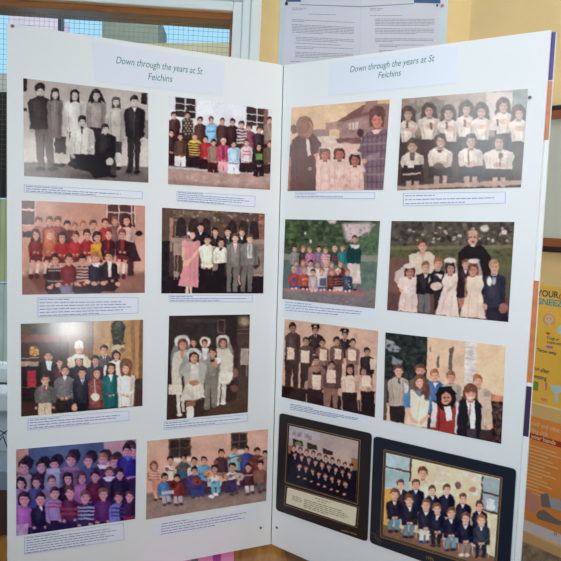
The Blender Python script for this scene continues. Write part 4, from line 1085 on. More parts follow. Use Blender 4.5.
def q3(c):      # small children, hedge
    c.G(40, 230, (60, 76, 56), (74, 96, 66))
    c.blobs((40, 38, 380, 210), 200, 6, 20, [(48, 64, 46), (84, 108, 72), (38, 50, 40), (100, 126, 84), (66, 88, 60)], .6, 3)
    c.P([(340, 60), (480, 54), (510, 80), (470, 130), (430, 150), (360, 150), (344, 100)], (218, 196, 200), soft=20); c.P([(260, 40), (310, 38), (300, 60), (276, 60)], (214, 204, 206), soft=10)
    c.P([(400, 170), (420, 140), (470, 110), (500, 60), (540, 50), (530, 222), (400, 222)], (86, 112, 80), soft=12)
    c.blobs((420, 110, 530, 215), 70, 5, 14, [(100, 132, 92), (66, 88, 64), (80, 110, 76)], .7, 8); c.blobs((345, 60, 500, 120), 30, 4, 8, [(190, 170, 170), (230, 214, 214), (120, 130, 110)], .6, 14)
    for x, y in ((176, 150), (150, 110)): c.E(x, y, 5, 8, (214, 220, 214))
    c.P([(30, 214), (530, 222), (526, 256), (30, 246)], (142, 146, 130)); c.P([(30, 244), (526, 256), (512, 400), (30, 392)], (96, 116, 114)); c.P([(430, 258), (526, 258), (514, 390), (430, 390)], (96, 122, 112))
    c.P([(20, 388), (520, 388), (510, 520), (20, 500)], (124, 118, 122), soft=6); c.blobs((30, 395, 510, 490), 160, 3, 6, [(148, 142, 146), (100, 94, 98), (134, 126, 124)], .55, 5)
    c.P([(32, 388), (452, 406), (452, 428), (32, 402)], (176, 110, 108)); c.N(3, 7)
    sk = (226, 176, 156)
    T = [(94, 188, (150, 156, 158), BRH), (139, 188, (60, 54, 56), BLH), (171, 194, (206, 120, 164), BLH), (218, 188, (132, 104, 150), DKH), (252, 196, (214, 150, 166), BLH), (299, 190, (52, 66, 66), (214, 190, 150)), (338, 184, (36, 142, 146), (150, 90, 60))]
    for x, y, t, h in T:
        kid(c, x, y, 13, h, t, 23, y + 80, sk, wb=22)
    stripes(c, 236, 216, 274, 256, 3, (226, 190, 200)); stripes(c, 284, 220, 316, 250, 2, (160, 60, 70))
    # teacher
    c.P([(362, 258), (424, 258), (434, 366), (382, 366)], (226, 206, 200)); c.R(398, 366, 408, 396, (176, 130, 116)); c.E(404, 396, 10, 5, (50, 40, 44))
    c.P([(362, 190), (380, 170), (426, 172), (436, 200), (432, 262), (418, 268), (404, 260), (392, 268), (376, 258), (362, 262), (358, 220)], (26, 66, 66)); c.P([(376, 166), (426, 168), (420, 184), (402, 192), (384, 186)], (228, 222, 222))
    face(c, 401, 138, 15, (90, 60, 54), (220, 164, 144))
    for x, y, t, h in [(102, 262, (150, 140, 200), BLH), (138, 260, (196, 120, 160), BLH), (176, 262, (226, 216, 216), DKH), (212, 270, (226, 214, 206), BLH), (254, 266, (220, 206, 206), (226, 200, 160)), (284, 270, (210, 120, 120), BLH), (328, 268, (120, 46, 50), (170, 104, 70))]:
        kid(c, x, y, 13, h, t, 22, y + 66, sk, wb=22, arms=False)
    for x, y, t, h, lg in [(91, 296, (204, 70, 62), (226, 190, 150), (58, 84, 160)), (146, 300, (196, 74, 66), (200, 150, 120), (54, 40, 44)), (190, 308, (196, 180, 186), (70, 50, 48), (216, 170, 176)), (235, 304, (222, 216, 214), (190, 110, 70), (84, 92, 132)),
                           (284, 306, (110, 44, 48), BLH, (64, 40, 46)), (316, 304, (74, 34, 40), (230, 204, 160), (196, 180, 170)), (364, 308, (34, 78, 112), (176, 112, 70), (40, 70, 100))]:
        c.E(x - 8, y + 84, 15, 14, lg, soft=5); c.E(x + 12, y + 84, 15, 14, lg, soft=5)
        kid(c, x, y, 14, h, t, 26, y + 76, sk, wb=24)
        c.E(x - 8, y + 94, 7, 6, (226, 200, 196)); c.E(x + 11, y + 94, 7, 6, (226, 200, 196))
    c.E(91, 348, 9, 12, (60, 80, 150)); c.R(132, 338, 162, 348, (230, 200, 60), al=.6); c.R(222, 336, 254, 376, (66, 74, 110), al=.9); stripes(c, 266, 336, 304, 376, 3, (190, 90, 70), .6); stripes(c, 300, 336, 338, 372, 3, (190, 120, 90), .6); c.blobs((350, 340, 384, 386), 18, 2, 4, [(180, 200, 210), (210, 60, 60)], .8, 6)

def q4(c):      # communion with priest
    c.G(40, 230, (84, 76, 72), (88, 88, 66))
    c.blobs((30, 40, 535, 140), 190, 4, 14, [(56, 50, 48), (104, 92, 88), (120, 112, 100), (70, 62, 56), (44, 40, 40)], .6, 3)
    c.blobs((100, 50, 520, 125), 26, 4, 8, [(222, 206, 204), (206, 194, 186)], .75, 6); c.E(415, 66, 18, 14, (226, 214, 206), soft=8); c.E(498, 84, 12, 10, (224, 206, 204))
    c.P([(20, 148), (535, 140), (530, 250), (20, 230)], (92, 92, 66), soft=8); c.blobs((20, 145, 530, 230), 100, 5, 12, [(106, 104, 74), (76, 76, 56), (66, 64, 50)], .6, 9); c.P([(20, 142), (530, 136), (530, 150), (20, 156)], (128, 124, 88), al=.7)
    c.P([(10, 190), (110, 190), (180, 420), (10, 420)], (118, 84, 74), soft=14); c.P([(10, 330), (520, 350), (520, 480), (10, 440)], (96, 66, 60), soft=20); c.N(4, 9)
    sk = (222, 166, 148)
    # woman in white suit
    c.P([(104, 178), (140, 164), (186, 164), (210, 180), (214, 250), (104, 260)], (224, 206, 190)); face(c, 158, 140, 21, (96, 56, 48), sk, 's'); c.P([(146, 164), (172, 164), (160, 196)], sk); c.L([(160, 190), (160, 240)], 3, (180, 156, 144))
    # priest
    c.P([(306, 170), (330, 144), (346, 136), (392, 136), (416, 146), (440, 180), (444, 340), (306, 340)], (36, 30, 34)); c.E(366, 106, 22, 30, (220, 164, 142)); c.E(366, 84, 20, 10, (226, 176, 156)); c.P([(343, 96), (347, 82), (352, 110), (346, 116)], (130, 104, 96)); c.P([(389, 96), (385, 82), (382, 110), (387, 116)], (130, 104, 96)); c.R(356, 134, 376, 142, (232, 226, 224)); c.E(358, 104, 4, 3, (90, 60, 56)); c.E(374, 104, 4, 3, (90, 60, 56)); c.E(366, 122, 8, 3, (150, 84, 76))
    # veiled girl left
    c.P([(90, 216), (122, 220), (134, 260), (130, 330), (76, 330), (42, 280), (48, 250)], (226, 212, 210), soft=6, al=.8); c.P([(66, 270), (144, 268), (148, 300), (138, 330), (138, 416), (56, 408), (70, 330), (58, 300)], (232, 208, 204)); face(c, 106, 246, 20, (92, 54, 50), (196, 132, 118), 'b'); c.E(104, 222, 22, 9, (230, 216, 214)); c.E(72, 322, 9, 8, sk); c.E(106, 322, 24, 20, (240, 222, 220)); c.L([(90, 350), (84, 405)], 4, (206, 172, 170), al=.7); c.L([(116, 350), (118, 408)], 4, (206, 172, 170), al=.7)
    # boy with rosette
    c.P([(142, 330), (192, 330), (186, 414), (168, 412), (166, 360), (160, 414), (142, 412)], (112, 108, 118)); kid(c, 171, 228, 19, (160, 100, 66), (36, 30, 38), 38, 338, sk, collar=(226, 210, 210)); c.E(192, 280, 8, 16, (226, 218, 218))
    # boy bow tie
    c.P([(206, 300), (240, 300), (226, 404), (206, 404)], (46, 36, 40)); kid(c, 222, 214, 20, (174, 96, 60), (38, 30, 36), 32, 330, sk, collar=(230, 220, 220)); c.P([(210, 246), (240, 246), (226, 264)], (30, 24, 30)); c.P([(208, 258), (244, 256), (236, 280), (224, 268)], (226, 220, 222)); c.E(216, 306, 24, 18, (226, 196, 186))
    # central veiled girl
    c.P([(250, 204), (296, 200), (310, 280), (250, 300)], (220, 206, 206), soft=6, al=.7); c.P([(252, 258), (300, 252), (312, 290), (298, 320), (306, 400), (310, 434), (212, 422), (232, 350), (244, 310), (236, 290)], (234, 214, 208)); face(c, 274, 232, 20, (56, 38, 42), (204, 140, 124), 'b'); c.E(272, 200, 24, 11, (232, 218, 216)); c.L([(252, 350), (236, 418)], 4, (206, 176, 172), al=.7); c.L([(280, 350), (276, 425)], 4, (206, 176, 172), al=.7); c.L([(300, 290), (260, 330)], 12, (226, 190, 178), al=.8)
    # boy behind
    c.P([(306, 250), (346, 250), (344, 350), (330, 362), (300, 350)], (44, 30, 38)); kid(c, 336, 216, 17, (130, 70, 54), (46, 32, 40), 28, 300, sk, collar=(226, 210, 206)); c.P([(306, 360), (340, 352), (344, 400), (310, 396)], (180, 120, 104))
    # right veiled girl
    c.P([(346, 206), (394, 204), (408, 270), (350, 280)], (222, 206, 200), soft=6, al=.7); c.P([(342, 266), (404, 262), (414, 300), (402, 330), (420, 440), (312, 432), (336, 350), (344, 330), (336, 300)], (232, 212, 196)); face(c, 368, 238, 20, (108, 66, 52), (206, 140, 118), 'b'); c.E(370, 202, 24, 10, (230, 216, 212)); c.L([(356, 340), (344, 430)], 4, (204, 176, 160), al=.7); c.L([(384, 340), (386, 434)], 4, (204, 176, 160), al=.7); c.L([(338, 270), (336, 350)], 8, (196, 130, 110), al=.8)
    # boy navy suit
    c.P([(420, 380), (506, 380), (512, 460), (424, 450)], (40, 36, 50)); kid(c, 456, 226, 23, (196, 146, 110), (48, 50, 70), 46, 390, (226, 168, 146), wb=44, collar=(232, 224, 224)); c.E(434, 286, 10, 20, (230, 226, 226)); c.E(452, 284, 8, 16, (200, 200, 208)); c.R(446, 262, 464, 270, (60, 50, 70)); c.E(416, 392, 10, 14, sk); c.E(492, 398, 18, 22, (176, 112, 96), al=.8)

def q5(c):      # sepia certificates
    c.G(40, 400, (206, 168, 148), (200, 160, 140)); c.blobs((40, 50, 520, 300), 80, 10, 24, [(216, 180, 160), (192, 152, 134)], .3, 3)
    c.P([(398, 80), (420, 82), (416, 300), (396, 300)], (190, 150, 132), al=.6)
    c.P([(20, 372), (200, 400), (520, 470), (510, 560), (20, 560)], (46, 30, 30), soft=8); c.N(3, 9)
    sk = (176, 130, 112); d = (62, 44, 44); h = (50, 36, 38); w = (222, 190, 172)
    c.P([(44, 220), (120, 220), (112, 390), (88, 392), (84, 290), (72, 385), (46, 380)], (64, 48, 48)); kid(c, 86, 82, 21, h, (78, 58, 58), 40, 250, (150, 106, 94), wb=36)
    for x, y in ((201, 94), (351, 116)):
        kid(c, x, y, 18, h, (50, 38, 40), 40, y + 120, sk, collar=w); c.P([(x - 24, y - 16), (x - 20, y - 32), (x + 20, y - 30), (x + 24, y - 12)], (40, 30, 32)); c.E(x, y - 20, 7, 5, (190, 160, 140)); c.L([(x, y + 22), (x, y + 46)], 5, (44, 32, 34))
        for bx in (-24, 24): c.E(x + bx, y + 50, 3, 3, (170, 140, 124))
    for x, y, t, lg in [(154, 150, (92, 66, 62), d), (236, 158, (130, 94, 84), d), (310, 150, (118, 84, 76), (84, 60, 56)), (391, 158, (150, 110, 96), (164, 124, 108)), (466, 204, (44, 34, 36), d)]:
        c.P([(x - 28, y + 90), (x + 28, y + 90), (x + 24, y + 240), (x - 30, y + 240)], lg); kid(c, x, y, 18, h, t, 36, y + 112, sk, wb=34)
    c.blobs((120, 180, 350, 260), 40, 4, 8, [(70, 50, 50), (146, 110, 98)], .4, 5)
    c.P([(148, 350), (166, 355), (162, 390), (142, 388)], (206, 170, 150), al=.8); c.P([(38, 300), (48, 300), (40, 370), (36, 366)], (206, 170, 150))
    c.P([(164, 380), (236, 390), (234, 474), (160, 460)], (50, 36, 38)); kid(c, 205, 248, 20, h, (150, 108, 94), 42, 388, sk, wb=42)
    c.P([(242, 386), (318, 380), (314, 490), (292, 490), (286, 410), (272, 488), (242, 480)], (136, 98, 86)); kid(c, 283, 272, 19, h, (104, 74, 68), 38, 390, sk, wb=38)
    c.P([(336, 402), (414, 412), (410, 512), (336, 500)], (44, 30, 32)); kid(c, 378, 292, 20, h, w, 46, 408, sk, 'l', wb=44)
    c.P([(430, 400), (504, 408), (500, 530), (430, 520)], (40, 28, 30)); kid(c, 447, 302, 19, h, (196, 156, 138), 46, 404, sk, 'b', wb=44); c.E(488, 385, 12, 12, (190, 140, 120))
    for x0, y0, ww, hh in ((57, 180, 38, 64), (128, 194, 42, 66), (224, 188, 36, 62), (299, 186, 34, 58), (369, 192, 40, 56), (482, 238, 30, 56), (186, 320, 44, 76), (259, 294, 46, 70), (360, 356, 44, 56), (440, 322, 42, 60)):
        c.P([(x0, y0), (x0 + ww, y0 + 4), (x0 + ww - 2, y0 + hh), (x0 - 2, y0 + hh - 3)], (228, 196, 178))
        for k in range(3): c.L([(x0 + 8, y0 + 14 + k * hh * .22), (x0 + ww - 8, y0 + 17 + k * hh * .22)], 1.6, (190, 150, 132), al=.5)
    c.P([(186, 306), (228, 306), (226, 320), (188, 320)], (50, 36, 38))
    for x in (334, 418, 156, 430): c.L([(x, 420), (x + 3, 505)], 5, (206, 170, 152), al=.8)

def q6(c):      # children before cream house
    c.G(20, 480, (222, 190, 156), (216, 180, 148))
    c.P([(20, 24), (212, 46), (206, 210), (196, 330), (20, 330)], (44, 50, 48)); c.blobs((28, 34, 206, 230), 150, 5, 15, [(34, 38, 38), (66, 74, 68), (52, 60, 54), (28, 30, 32)], .6, 3)
    c.P([(32, 56), (60, 62), (96, 96), (88, 112), (50, 108), (34, 90)], (146, 154, 164), soft=7); c.P([(60, 128), (104, 150), (96, 170), (60, 160)], (132, 140, 150), soft=7); c.blobs((34, 58, 100, 168), 20, 4, 9, [(40, 44, 46)], .6, 9)
    c.P([(212, 46), (545, 82), (545, 310), (420, 280), (205, 230)], (226, 194, 160)); c.P([(212, 46), (372, 66), (366, 260), (206, 220)], (218, 184, 156), al=.9)
    c.P([(372, 68), (418, 74), (412, 258), (366, 240)], (214, 208, 208)); 
    for i in range(7): c.L([(370, 88 + i * 24), (416, 94 + i * 24)], 2.5, (186, 176, 176))
    c.P([(304, 96), (320, 86), (314, 190), (300, 186)], (96, 84, 84)); c.P([(248, 134), (260, 124), (258, 180), (248, 178)], (110, 96, 92)); c.P([(218, 90), (228, 84), (228, 110), (220, 110)], (150, 130, 120))
    c.P([(466, 286), (545, 298), (540, 322), (470, 318)], (190, 124, 96)); c.P([(476, 318), (540, 324), (526, 510), (440, 490)], (52, 38, 36)); c.blobs((478, 325, 530, 490), 50, 5, 12, [(86, 66, 60), (40, 30, 30), (110, 84, 70)], .6, 5)
    c.P([(16, 226), (40, 222), (36, 410), (16, 400)], (92, 76, 70)); c.P([(190, 300), (480, 300), (480, 500), (190, 430)], (60, 46, 46), soft=8); c.N(3, 9)
    sk = (222, 164, 140)
    c.P([(48, 330), (116, 336), (112, 416), (52, 402)], (44, 36, 40)); kid(c, 87, 192, 22, (84, 62, 56), (180, 166, 154), 46, 338, sk, wb=40, hands=[(42, 334)]); c.L([(88, 222), (90, 246)], 8, (56, 56, 80))
    for i in range(6): c.L([(56 + i * 12, 232), (58 + i * 11, 330)], 2, (136, 124, 118), al=.7)
    kid(c, 179, 190, 22, (112, 70, 48), (104, 96, 92), 48, 300, (206, 146, 122)); c.P([(110, 240), (130, 250), (130, 290), (114, 284)], (200, 200, 206))
    kid(c, 241, 210, 21, (166, 100, 60), (70, 106, 164), 42, 320, sk); c.P([(232, 240), (256, 240), (246, 264)], (226, 220, 224))
    kid(c, 311, 218, 21, (150, 100, 66), (176, 168, 160), 44, 340, sk); c.L([(312, 248), (316, 280)], 5, (190, 180, 170))
    kid(c, 424, 234, 23, (168, 104, 66), (196, 176, 156), 56, 440, sk, wb=54); c.P([(440, 300), (480, 300), (486, 426), (470, 434), (450, 420)], (200, 178, 156)); 
    # girl in white waistcoat
    c.P([(110, 300), (136, 276), (140, 352), (112, 346)], (70, 130, 184)); c.P([(204, 280), (228, 300), (222, 372), (200, 366)], (70, 130, 184))
    c.P([(138, 272), (166, 268), (210, 290), (216, 330), (208, 432), (118, 412), (136, 350)], (222, 210, 192)); c.E(180, 250, 30, 46, (104, 66, 54)); c.E(206, 280, 14, 36, (96, 60, 50)); c.P([(150, 272), (184, 272), (180, 306), (168, 296)], (110, 130, 160)); face(c, 176, 238, 21, (112, 72, 56), (226, 168, 146), 'l'); c.L([(124, 350), (146, 400), (168, 412)], 15, sk); c.L([(218, 378), (176, 416)], 15, sk); c.L([(178, 320), (164, 405)], 2.5, (184, 170, 156))
    # girl in hat
    c.P([(236, 330), (340, 340), (336, 460), (226, 440)], (150, 52, 46)); c.P([(230, 320), (252, 330), (246, 430), (222, 430)], (206, 200, 206)); c.E(290, 310, 42, 52, (38, 28, 32)); c.P([(244, 292), (262, 258), (312, 256), (328, 288), (320, 300), (252, 300)], (34, 26, 30)); c.E(286, 290, 44, 10, (30, 24, 28)); c.E(290, 308, 20, 26, (206, 140, 116)); c.E(283, 304, 3.5, 3, (60, 36, 34)); c.E(298, 304, 3.5, 3, (60, 36, 34)); c.E(291, 320, 8, 3, (150, 70, 64)); c.P([(280, 344), (308, 340), (316, 400), (290, 402)], (232, 222, 220)); c.L([(262, 350), (258, 440)], 5, (96, 30, 30)); c.P([(334, 320), (350, 330), (340, 470), (326, 450)], (200, 194, 196))
    # girl black waistcoat
    c.P([(346, 316), (372, 304), (420, 310), (440, 340), (440, 440), (420, 488), (334, 466), (336, 400)], (36, 32, 40)); c.P([(374, 312), (412, 318), (414, 440), (396, 438)], (230, 224, 222)); c.L([(392, 330), (390, 370), (384, 420)], 4, (110, 90, 84)); c.P([(378, 440), (418, 436), (416, 486), (380, 480)], (70, 56, 70)); face(c, 393, 284, 28, (106, 66, 52), (220, 156, 130), 'b'); c.P([(366, 256), (420, 256), (416, 282), (368, 280)], (110, 68, 54)); c.E(393, 304, 12, 4, (236, 222, 216))
    c.E(474, 428, 12, 10, sk)

def q7(c):      # tiny framed class, navy jumpers   (crop 270,408 scale 4.007)
    c.G(80, 350, (182, 170, 168), (196, 168, 150)); c.P([(60, 60), (200, 90), (200, 130), (60, 120)], (190, 186, 194)); 
    for x, y in ((96, 100), (118, 106), (146, 112), (160, 120)): c.R(x - 8, y - 8, x + 8, y + 8, (140, 130, 140), al=.7)
    for x, y in ((112, 138), (168, 156), (232, 178)): c.P([(x - 20, y - 16), (x + 20, y - 6), (x + 20, y + 14), (x - 20, y + 6)], (52, 46, 44))
    c.E(114, 142, 14, 8, (120, 130, 60)); c.P([(326, 200), (360, 206), (352, 380), (330, 370)], (156, 110, 66)); c.P([(70, 150), (88, 150), (84, 300), (66, 300)], (150, 104, 66))
    c.P([(70, 180), (350, 250), (346, 390), (60, 320)], (26, 26, 40), soft=6)
    sk = (214, 158, 140)
    for r, (x0, y0, dx, dy, n) in enumerate(((96, 158, 25.5, 8.5, 10), (100, 186, 27.2, 10.0, 9), (118, 232, 26.2, 10.2, 8))):
        for i in range(n):
            x = x0 + i * dx; y = y0 + i * dy
            if x > 338: continue
            c.P([(x - 13, y + 14), (x + 13, y + 14), (x + 14, y + 56), (x - 14, y + 54)], (28, 28, 46) if (i + r) % 4 else (20, 20, 34)); c.P([(x - 4, y + 12), (x + 4, y + 12), (x, y + 20)], (214, 210, 214))
            face(c, x, y, 8, (80, 52, 44) if i % 3 else (46, 34, 36), sk)
            if r == 2: c.E(x - 4, y + 42, 6, 4, sk)
    c.N(3, 6)

def q8(c):      # framed class on chairs    (crop 364,430 scale 3.596)
    c.G(80, 300, (220, 206, 176), (206, 186, 150)); c.P([(76, 84), (170, 100), (164, 220), (74, 210)], (166, 196, 204)); c.L([(78, 132), (166, 152)], 6, (84, 54, 48)); c.L([(170, 98), (164, 185)], 7, (84, 54, 48))
    c.P([(76, 140), (162, 158), (160, 215), (74, 206)], (142, 176, 182), al=.8); c.P([(424, 164), (492, 180), (484, 306), (416, 280)], (140, 164, 172)); c.L([(426, 166), (418, 290)], 6, (74, 48, 46)); c.L([(424, 222), (490, 240)], 6, (74, 48, 46)); c.L([(418, 282), (486, 304)], 6, (74, 48, 46)); c.P([(440, 246), (470, 252), (468, 290), (440, 284)], (196, 214, 220))
    c.blobs((240, 140, 420, 240), 60, 5, 12, [(232, 222, 206), (206, 176, 166), (196, 204, 196), (226, 196, 180)], .6, 3); c.E(338, 198, 12, 14, (110, 90, 84)); c.E(390, 214, 12, 10, (190, 130, 120))
    c.P([(72, 212), (116, 214), (104, 350), (70, 345)], (206, 156, 74)); c.P([(70, 340), (480, 440), (480, 520), (60, 400)], (120, 90, 74), soft=6); c.P([(440, 300), (490, 310), (480, 470), (440, 440)], (214, 200, 170))
    sk = (226, 172, 150); nv = (30, 32, 56)
    c.P([(190, 186), (212, 176), (240, 190), (246, 240), (190, 236)], (222, 210, 186)); face(c, 211, 156, 18, (110, 58, 44), sk)
    for x, y in ((132, 196), (186, 196), (245, 218), (297, 214), (356, 246), (416, 274)):
        kid(c, x, y, 15, (96, 64, 48), nv if x > 140 else (56, 44, 56), 29, y + 100, sk, wb=27, collar=(226, 226, 230), arms=False)
    for x, y, lg in ((110, 232, (84, 134, 164)), (163, 252, (92, 130, 160)), (222, 270, (210, 214, 220)), (263, 284, (32, 32, 50)), (314, 298, (96, 140, 168)), (366, 318, (130, 118, 116)), (422, 324, (34, 46, 70))):
        for dx in (-10, 12):
            c.L([(x + dx, y + 74), (x + dx - 3, y + 108)], 18, lg); c.L([(x + dx - 3, y + 100), (x + dx - 5, y + 132)], 14, lg)
            c.E(x + dx - 6, y + 132, 10, 6, (40, 60, 120) if x == 222 else (206, 200, 190) if x == 366 else (50, 44, 52))
        c.L([(x + 24, y + 90), (x + 26, y + 136)], 3, (196, 190, 184), al=.8)
        kid(c, x, y, 17, (110, 72, 50) if x != 422 else (150, 96, 60), nv if x != 422 else (46, 56, 74), 31, y + 88, sk, wb=29, collar=(226, 226, 230), hands=[(x - 4, y + 84), (x + 6, y + 84)])
    c.N(3, 8)


# ------------------------------------------------------------------ build prints
M_photo = colmat('glossy_photo_print', 0.14, 0.35)
M_back = mat('photo_paper_edge', (214, 212, 208), 0.6)
ALB = s2l((232, 233, 232))
def picture_grid(name, pl, quad, cropf, painter, off, parent, step=0.55, base=(128, 120, 115), thick=0.0006, refy=True):
    q = [pl.at(x, y, off) for x, y in quad]            # TL TR BR BL
    (x0, y0), (x1, y1), (x2, y2), (x3, y3) = quad
    nu = int(max(x1 - x0, x2 - x3) / step); nv = int(max(y3 - y0, y2 - y1) / step)
    u = np.linspace(0, 1, nu + 1); v = np.linspace(0, 1, nv + 1)
    U, Vv = np.meshgrid(u, v)
    U = U.ravel()[:, None]; Vv = Vv.ravel()[:, None]
    P = (q[0] * (1 - U) + q[1] * U) * (1 - Vv) + (q[3] * (1 - U) + q[2] * U) * Vv
    px, py = proj(P)
    cx0, cy0 = cropf(0, 0); cx1, _ = cropf(100, 0)
    s = 100.0 / (cx1 - cx0)
    cv = Canvas((px - cx0) * s, (py - cy0) * s, base)
    painter(cv)
    if painter in FADE_HAZE:
        m_, hz = FADE_HAZE[painter]
        cv.I = cv.I * np.array(m_) * (1 - hz[3]) + np.array(hz[:3]) * hz[3]
    print_grain = cv.field(40) * .03 + cv.field(9) * .014 + cv.field(4) * .008     # paper grain and fading of the old prints
    cv.I *= (1 + print_grain[:, None]); cv.I += (cv.field(5) * 1.0)[:, None]
    gr = cv.I @ np.array([.3, .59, .11]); cv.I = gr[:, None] + (cv.I - gr[:, None]) * 0.88
    img = np.clip(cv.I, 3, 252)
    rr = np.array([ref(pl, yy) for yy in np.linspace(py.min(), py.max(), 9)])
    rf = np.stack([np.interp(py, np.linspace(py.min(), py.max(), 9), rr[:, i]) for i in range(3)], 1)
    alb = s2l(img) / s2l(rf) * ALB
    alb = np.clip(alb - 0.012, 0.002, 0.92)
    N0 = len(P)
    back = [p - pl.n * thick for p in (q[0], q[1], q[2], q[3])]
    co = np.vstack([P, back])
    faces = []
    idx = np.arange(N0).reshape(nv + 1, nu + 1)
    quads = np.stack([idx[:-1, :-1], idx[1:, :-1], idx[1:, 1:], idx[:-1, 1:]], -1).reshape(-1, 4)
    me = bpy.data.meshes.new(name)
    side = [[idx[0, 0], idx[0, -1], N0 + 1, N0], [idx[0, -1], idx[-1, -1], N0 + 2, N0 + 1],
            [idx[-1, -1], idx[-1, 0], N0 + 3, N0 + 2], [idx[-1, 0], idx[0, 0], N0, N0 + 3], [N0 + 3, N0 + 2, N0 + 1, N0]]
    allf = np.vstack([quads, np.array([[int(i) for i in f] for f in side])])
    nf = len(allf)
    me.vertices.add(len(co)); me.vertices.foreach_set('co', co.astype(np.float32).ravel())
    me.loops.add(nf * 4); me.loops.foreach_set('vertex_index', allf.astype(np.int32).ravel())
    me.polygons.add(nf)
    me.polygons.foreach_set('loop_start', np.arange(0, nf * 4, 4, dtype=np.int32))
    me.update(calc_edges=True)
    me.validate()
    at = me.color_attributes.new('Col', 'FLOAT_COLOR', 'POINT')
    ca = np.ones((len(co), 4), np.float32); ca[:N0, :3] = alb; ca[N0:, :3] = 0.6
    at.data.foreach_set('color', ca.ravel())
    me.materials.append(M_photo)
    o = bpy.data.objects.new(name, me)
    col.objects.link(o)
    if parent: o.parent = parent
    return o

FADE_HAZE = {p7: ((.86, .80, 1.0), (60, 50, 90, .06)), q1: ((1, 1, 1), (196, 150, 138, .12)), q2: ((1, 1, 1), (186, 166, 156, .10)), p6: ((.95, .95, .94), (60, 50, 48, .05)),
        p8: ((.93, .92, .95), (90, 80, 90, .04)), q3: ((.97, .94, .95), (150, 140, 140, .05)), q4: ((.98, .96, .95), (150, 130, 130, .05)), q7: ((.9, .9, .92), (60, 60, 70, .05)), p3: ((.96, .93, .92), (150, 90, 80, .06))}  # tint and haze per print; haze on q2 paints its washed-out glare
GP = 'school photographs on the display board'
def photo(pl, cf, pts, painter, label, base):
    o = picture_grid('photograph', pl, cq(cf, pts), cf, painter, 0.0010, None, base=base, thick=0.0009)
    return tag(o, label, 'photograph', GP)
photo(PL, c1, [(14, 18), (553, 82), (554, 469), (18, 440)], p1, 'black and white photo of eight teenagers, two of them crouching in front', (180, 165, 155))
photo(PL, c2, [(44, 35), (524, 100), (514, 476), (38, 450)], p2, 'colour photo of two rows of children before a white wall with dark windows', (200, 200, 205))
photo(PL, c3, [(16, 18), (548, 42), (547, 418), (18, 426)], p3, 'reddish faded class photo with three rows in red jumpers and skirts', (200, 150, 130))
photo(PL, c4, [(38, 64), (518, 92), (511, 465), (34, 465)], p4, 'church photo with woman in long pink dress at its left', (90, 66, 56))
photo(PL, c5, [(12, 60), (540, 42), (537, 414), (14, 460)], p5, 'church photo of children with a bishop in a white mitre', (90, 66, 56))
photo(PL, c6, [(57, 40), (469, 33), (458, 532), (44, 571)], p6, 'upright photo of girls in white veils and dresses with a boy in grey', (50, 40, 40))
photo(PL, c7, [(35, 84), (554, 40), (549, 384), (36, 458)], p7, 'bluish purple crowded class photo at the bottom left of the board', (90, 80, 110))
photo(PL, c8, [(22, 80), (528, 30), (520, 330), (17, 409)], p8, 'photo of seated children playing guitars against a pink plaster wall', (190, 150, 130))
photo(PR, d1, [(40, 80), (540, 37), (505, 500), (18, 505)], q1, 'faded pink photo of three small girls between two adults, one in checked coat', (220, 180, 150))
photo(PR, d2, [(32, 75), (537, 35), (508, 430), (12, 442)], q2, 'sepia photo of girls in white blouses holding candles and a trophy', (170, 150, 140))
photo(PR, d3, [(47, 37), (530, 46), (503, 493), (32, 443)], q3, 'photo of small colourful children and a teacher in front of green hedges', (80, 100, 80))
photo(PR, d4, [(31, 37), (538, 41), (512, 454), (12, 405)], q4, 'photo of communion children with a bald priest in black behind', (100, 90, 80))
photo(PR, d5, [(45, 36), (522, 97), (503, 538), (28, 433)], q5, 'sepia photo of pupils holding white certificates with two uniformed men', (200, 160, 140))
photo(PR, d6, [(32, 27), (543, 85), (523, 501), (22, 400)], q6, 'photo of eight children before a cream house, one in a black hat', (210, 180, 150))

# two school portraits in dark card mounts
M_mountA = mat('black_brown_card', (24, 20, 20), 0.35)
M_mountB = mat('navy_card', (16, 22, 38), 0.35)
M_gold = mat('gold_line', (172, 132, 84), 0.35, metal=0.4)
M_cream = mat('cream_card', (226, 214, 184), 0.5)
def rounded(quad, r, n=5):
    q = [np.array(p, float) for p in quad]; out = []
    for i in range(4):
        p = q[i]; a = q[i - 1] - p; b = q[(i + 1) % 4] - p
        a = a / np.linalg.norm(a) * r; b = b / np.linalg.norm(b) * r
        for k in range(n + 1):
            t = k / n
            out.append(tuple(p + a * (1 - t) ** 2 + b * t ** 2))
    return out
def ring(pl, quad, off, wd, m, parent, name='gold_border'):
    segs = []
    for i in range(4): segs.append((*quad[i], *quad[(i + 1) % 4]))
    V, Fc = bars(pl, segs, off, wd, 0.0002)
    return mesh(name, V, Fc, m, parent)
fr = empty('framed_photograph')
PR.sheet('card_mount', rounded(cq(d7, [(38, 20), (406, 103), (388, 536), (23, 409)]), 3.5), 0.0030, 0.0026, M_mountA, fr)
picture_grid('picture', PR, cq(d7, [(78, 70), (354, 134), (344, 376), (68, 292)]), d7, q7, 0.0034, fr, base=(190, 180, 170), thick=0.0003, step=0.4)
ring(PR, cq(d7, [(72, 62), (362, 129), (351, 386), (60, 298)]), 0.0032, 0.0012, M_gold, fr)
ring(PR, cq(d7, [(62, 312), (356, 398), (348, 480), (57, 388)]), 0.0032, 0.0010, M_gold, fr)
PR.sheet('name_panel', rounded(cq(d7, [(70, 318), (348, 400), (341, 474), (64, 382)]), 1.5), 0.0034, 0.0003, M_cream, fr)
def uvq(quad, u, v):
    q = [np.array(p, float) for p in quad]
    return (q[0] * (1 - u) + q[1] * u) * (1 - v) + (q[3] * (1 - u) + q[2] * u) * v
qp = cq(d7, [(70, 318), (348, 400), (341, 474), (64, 382)])
segs = []
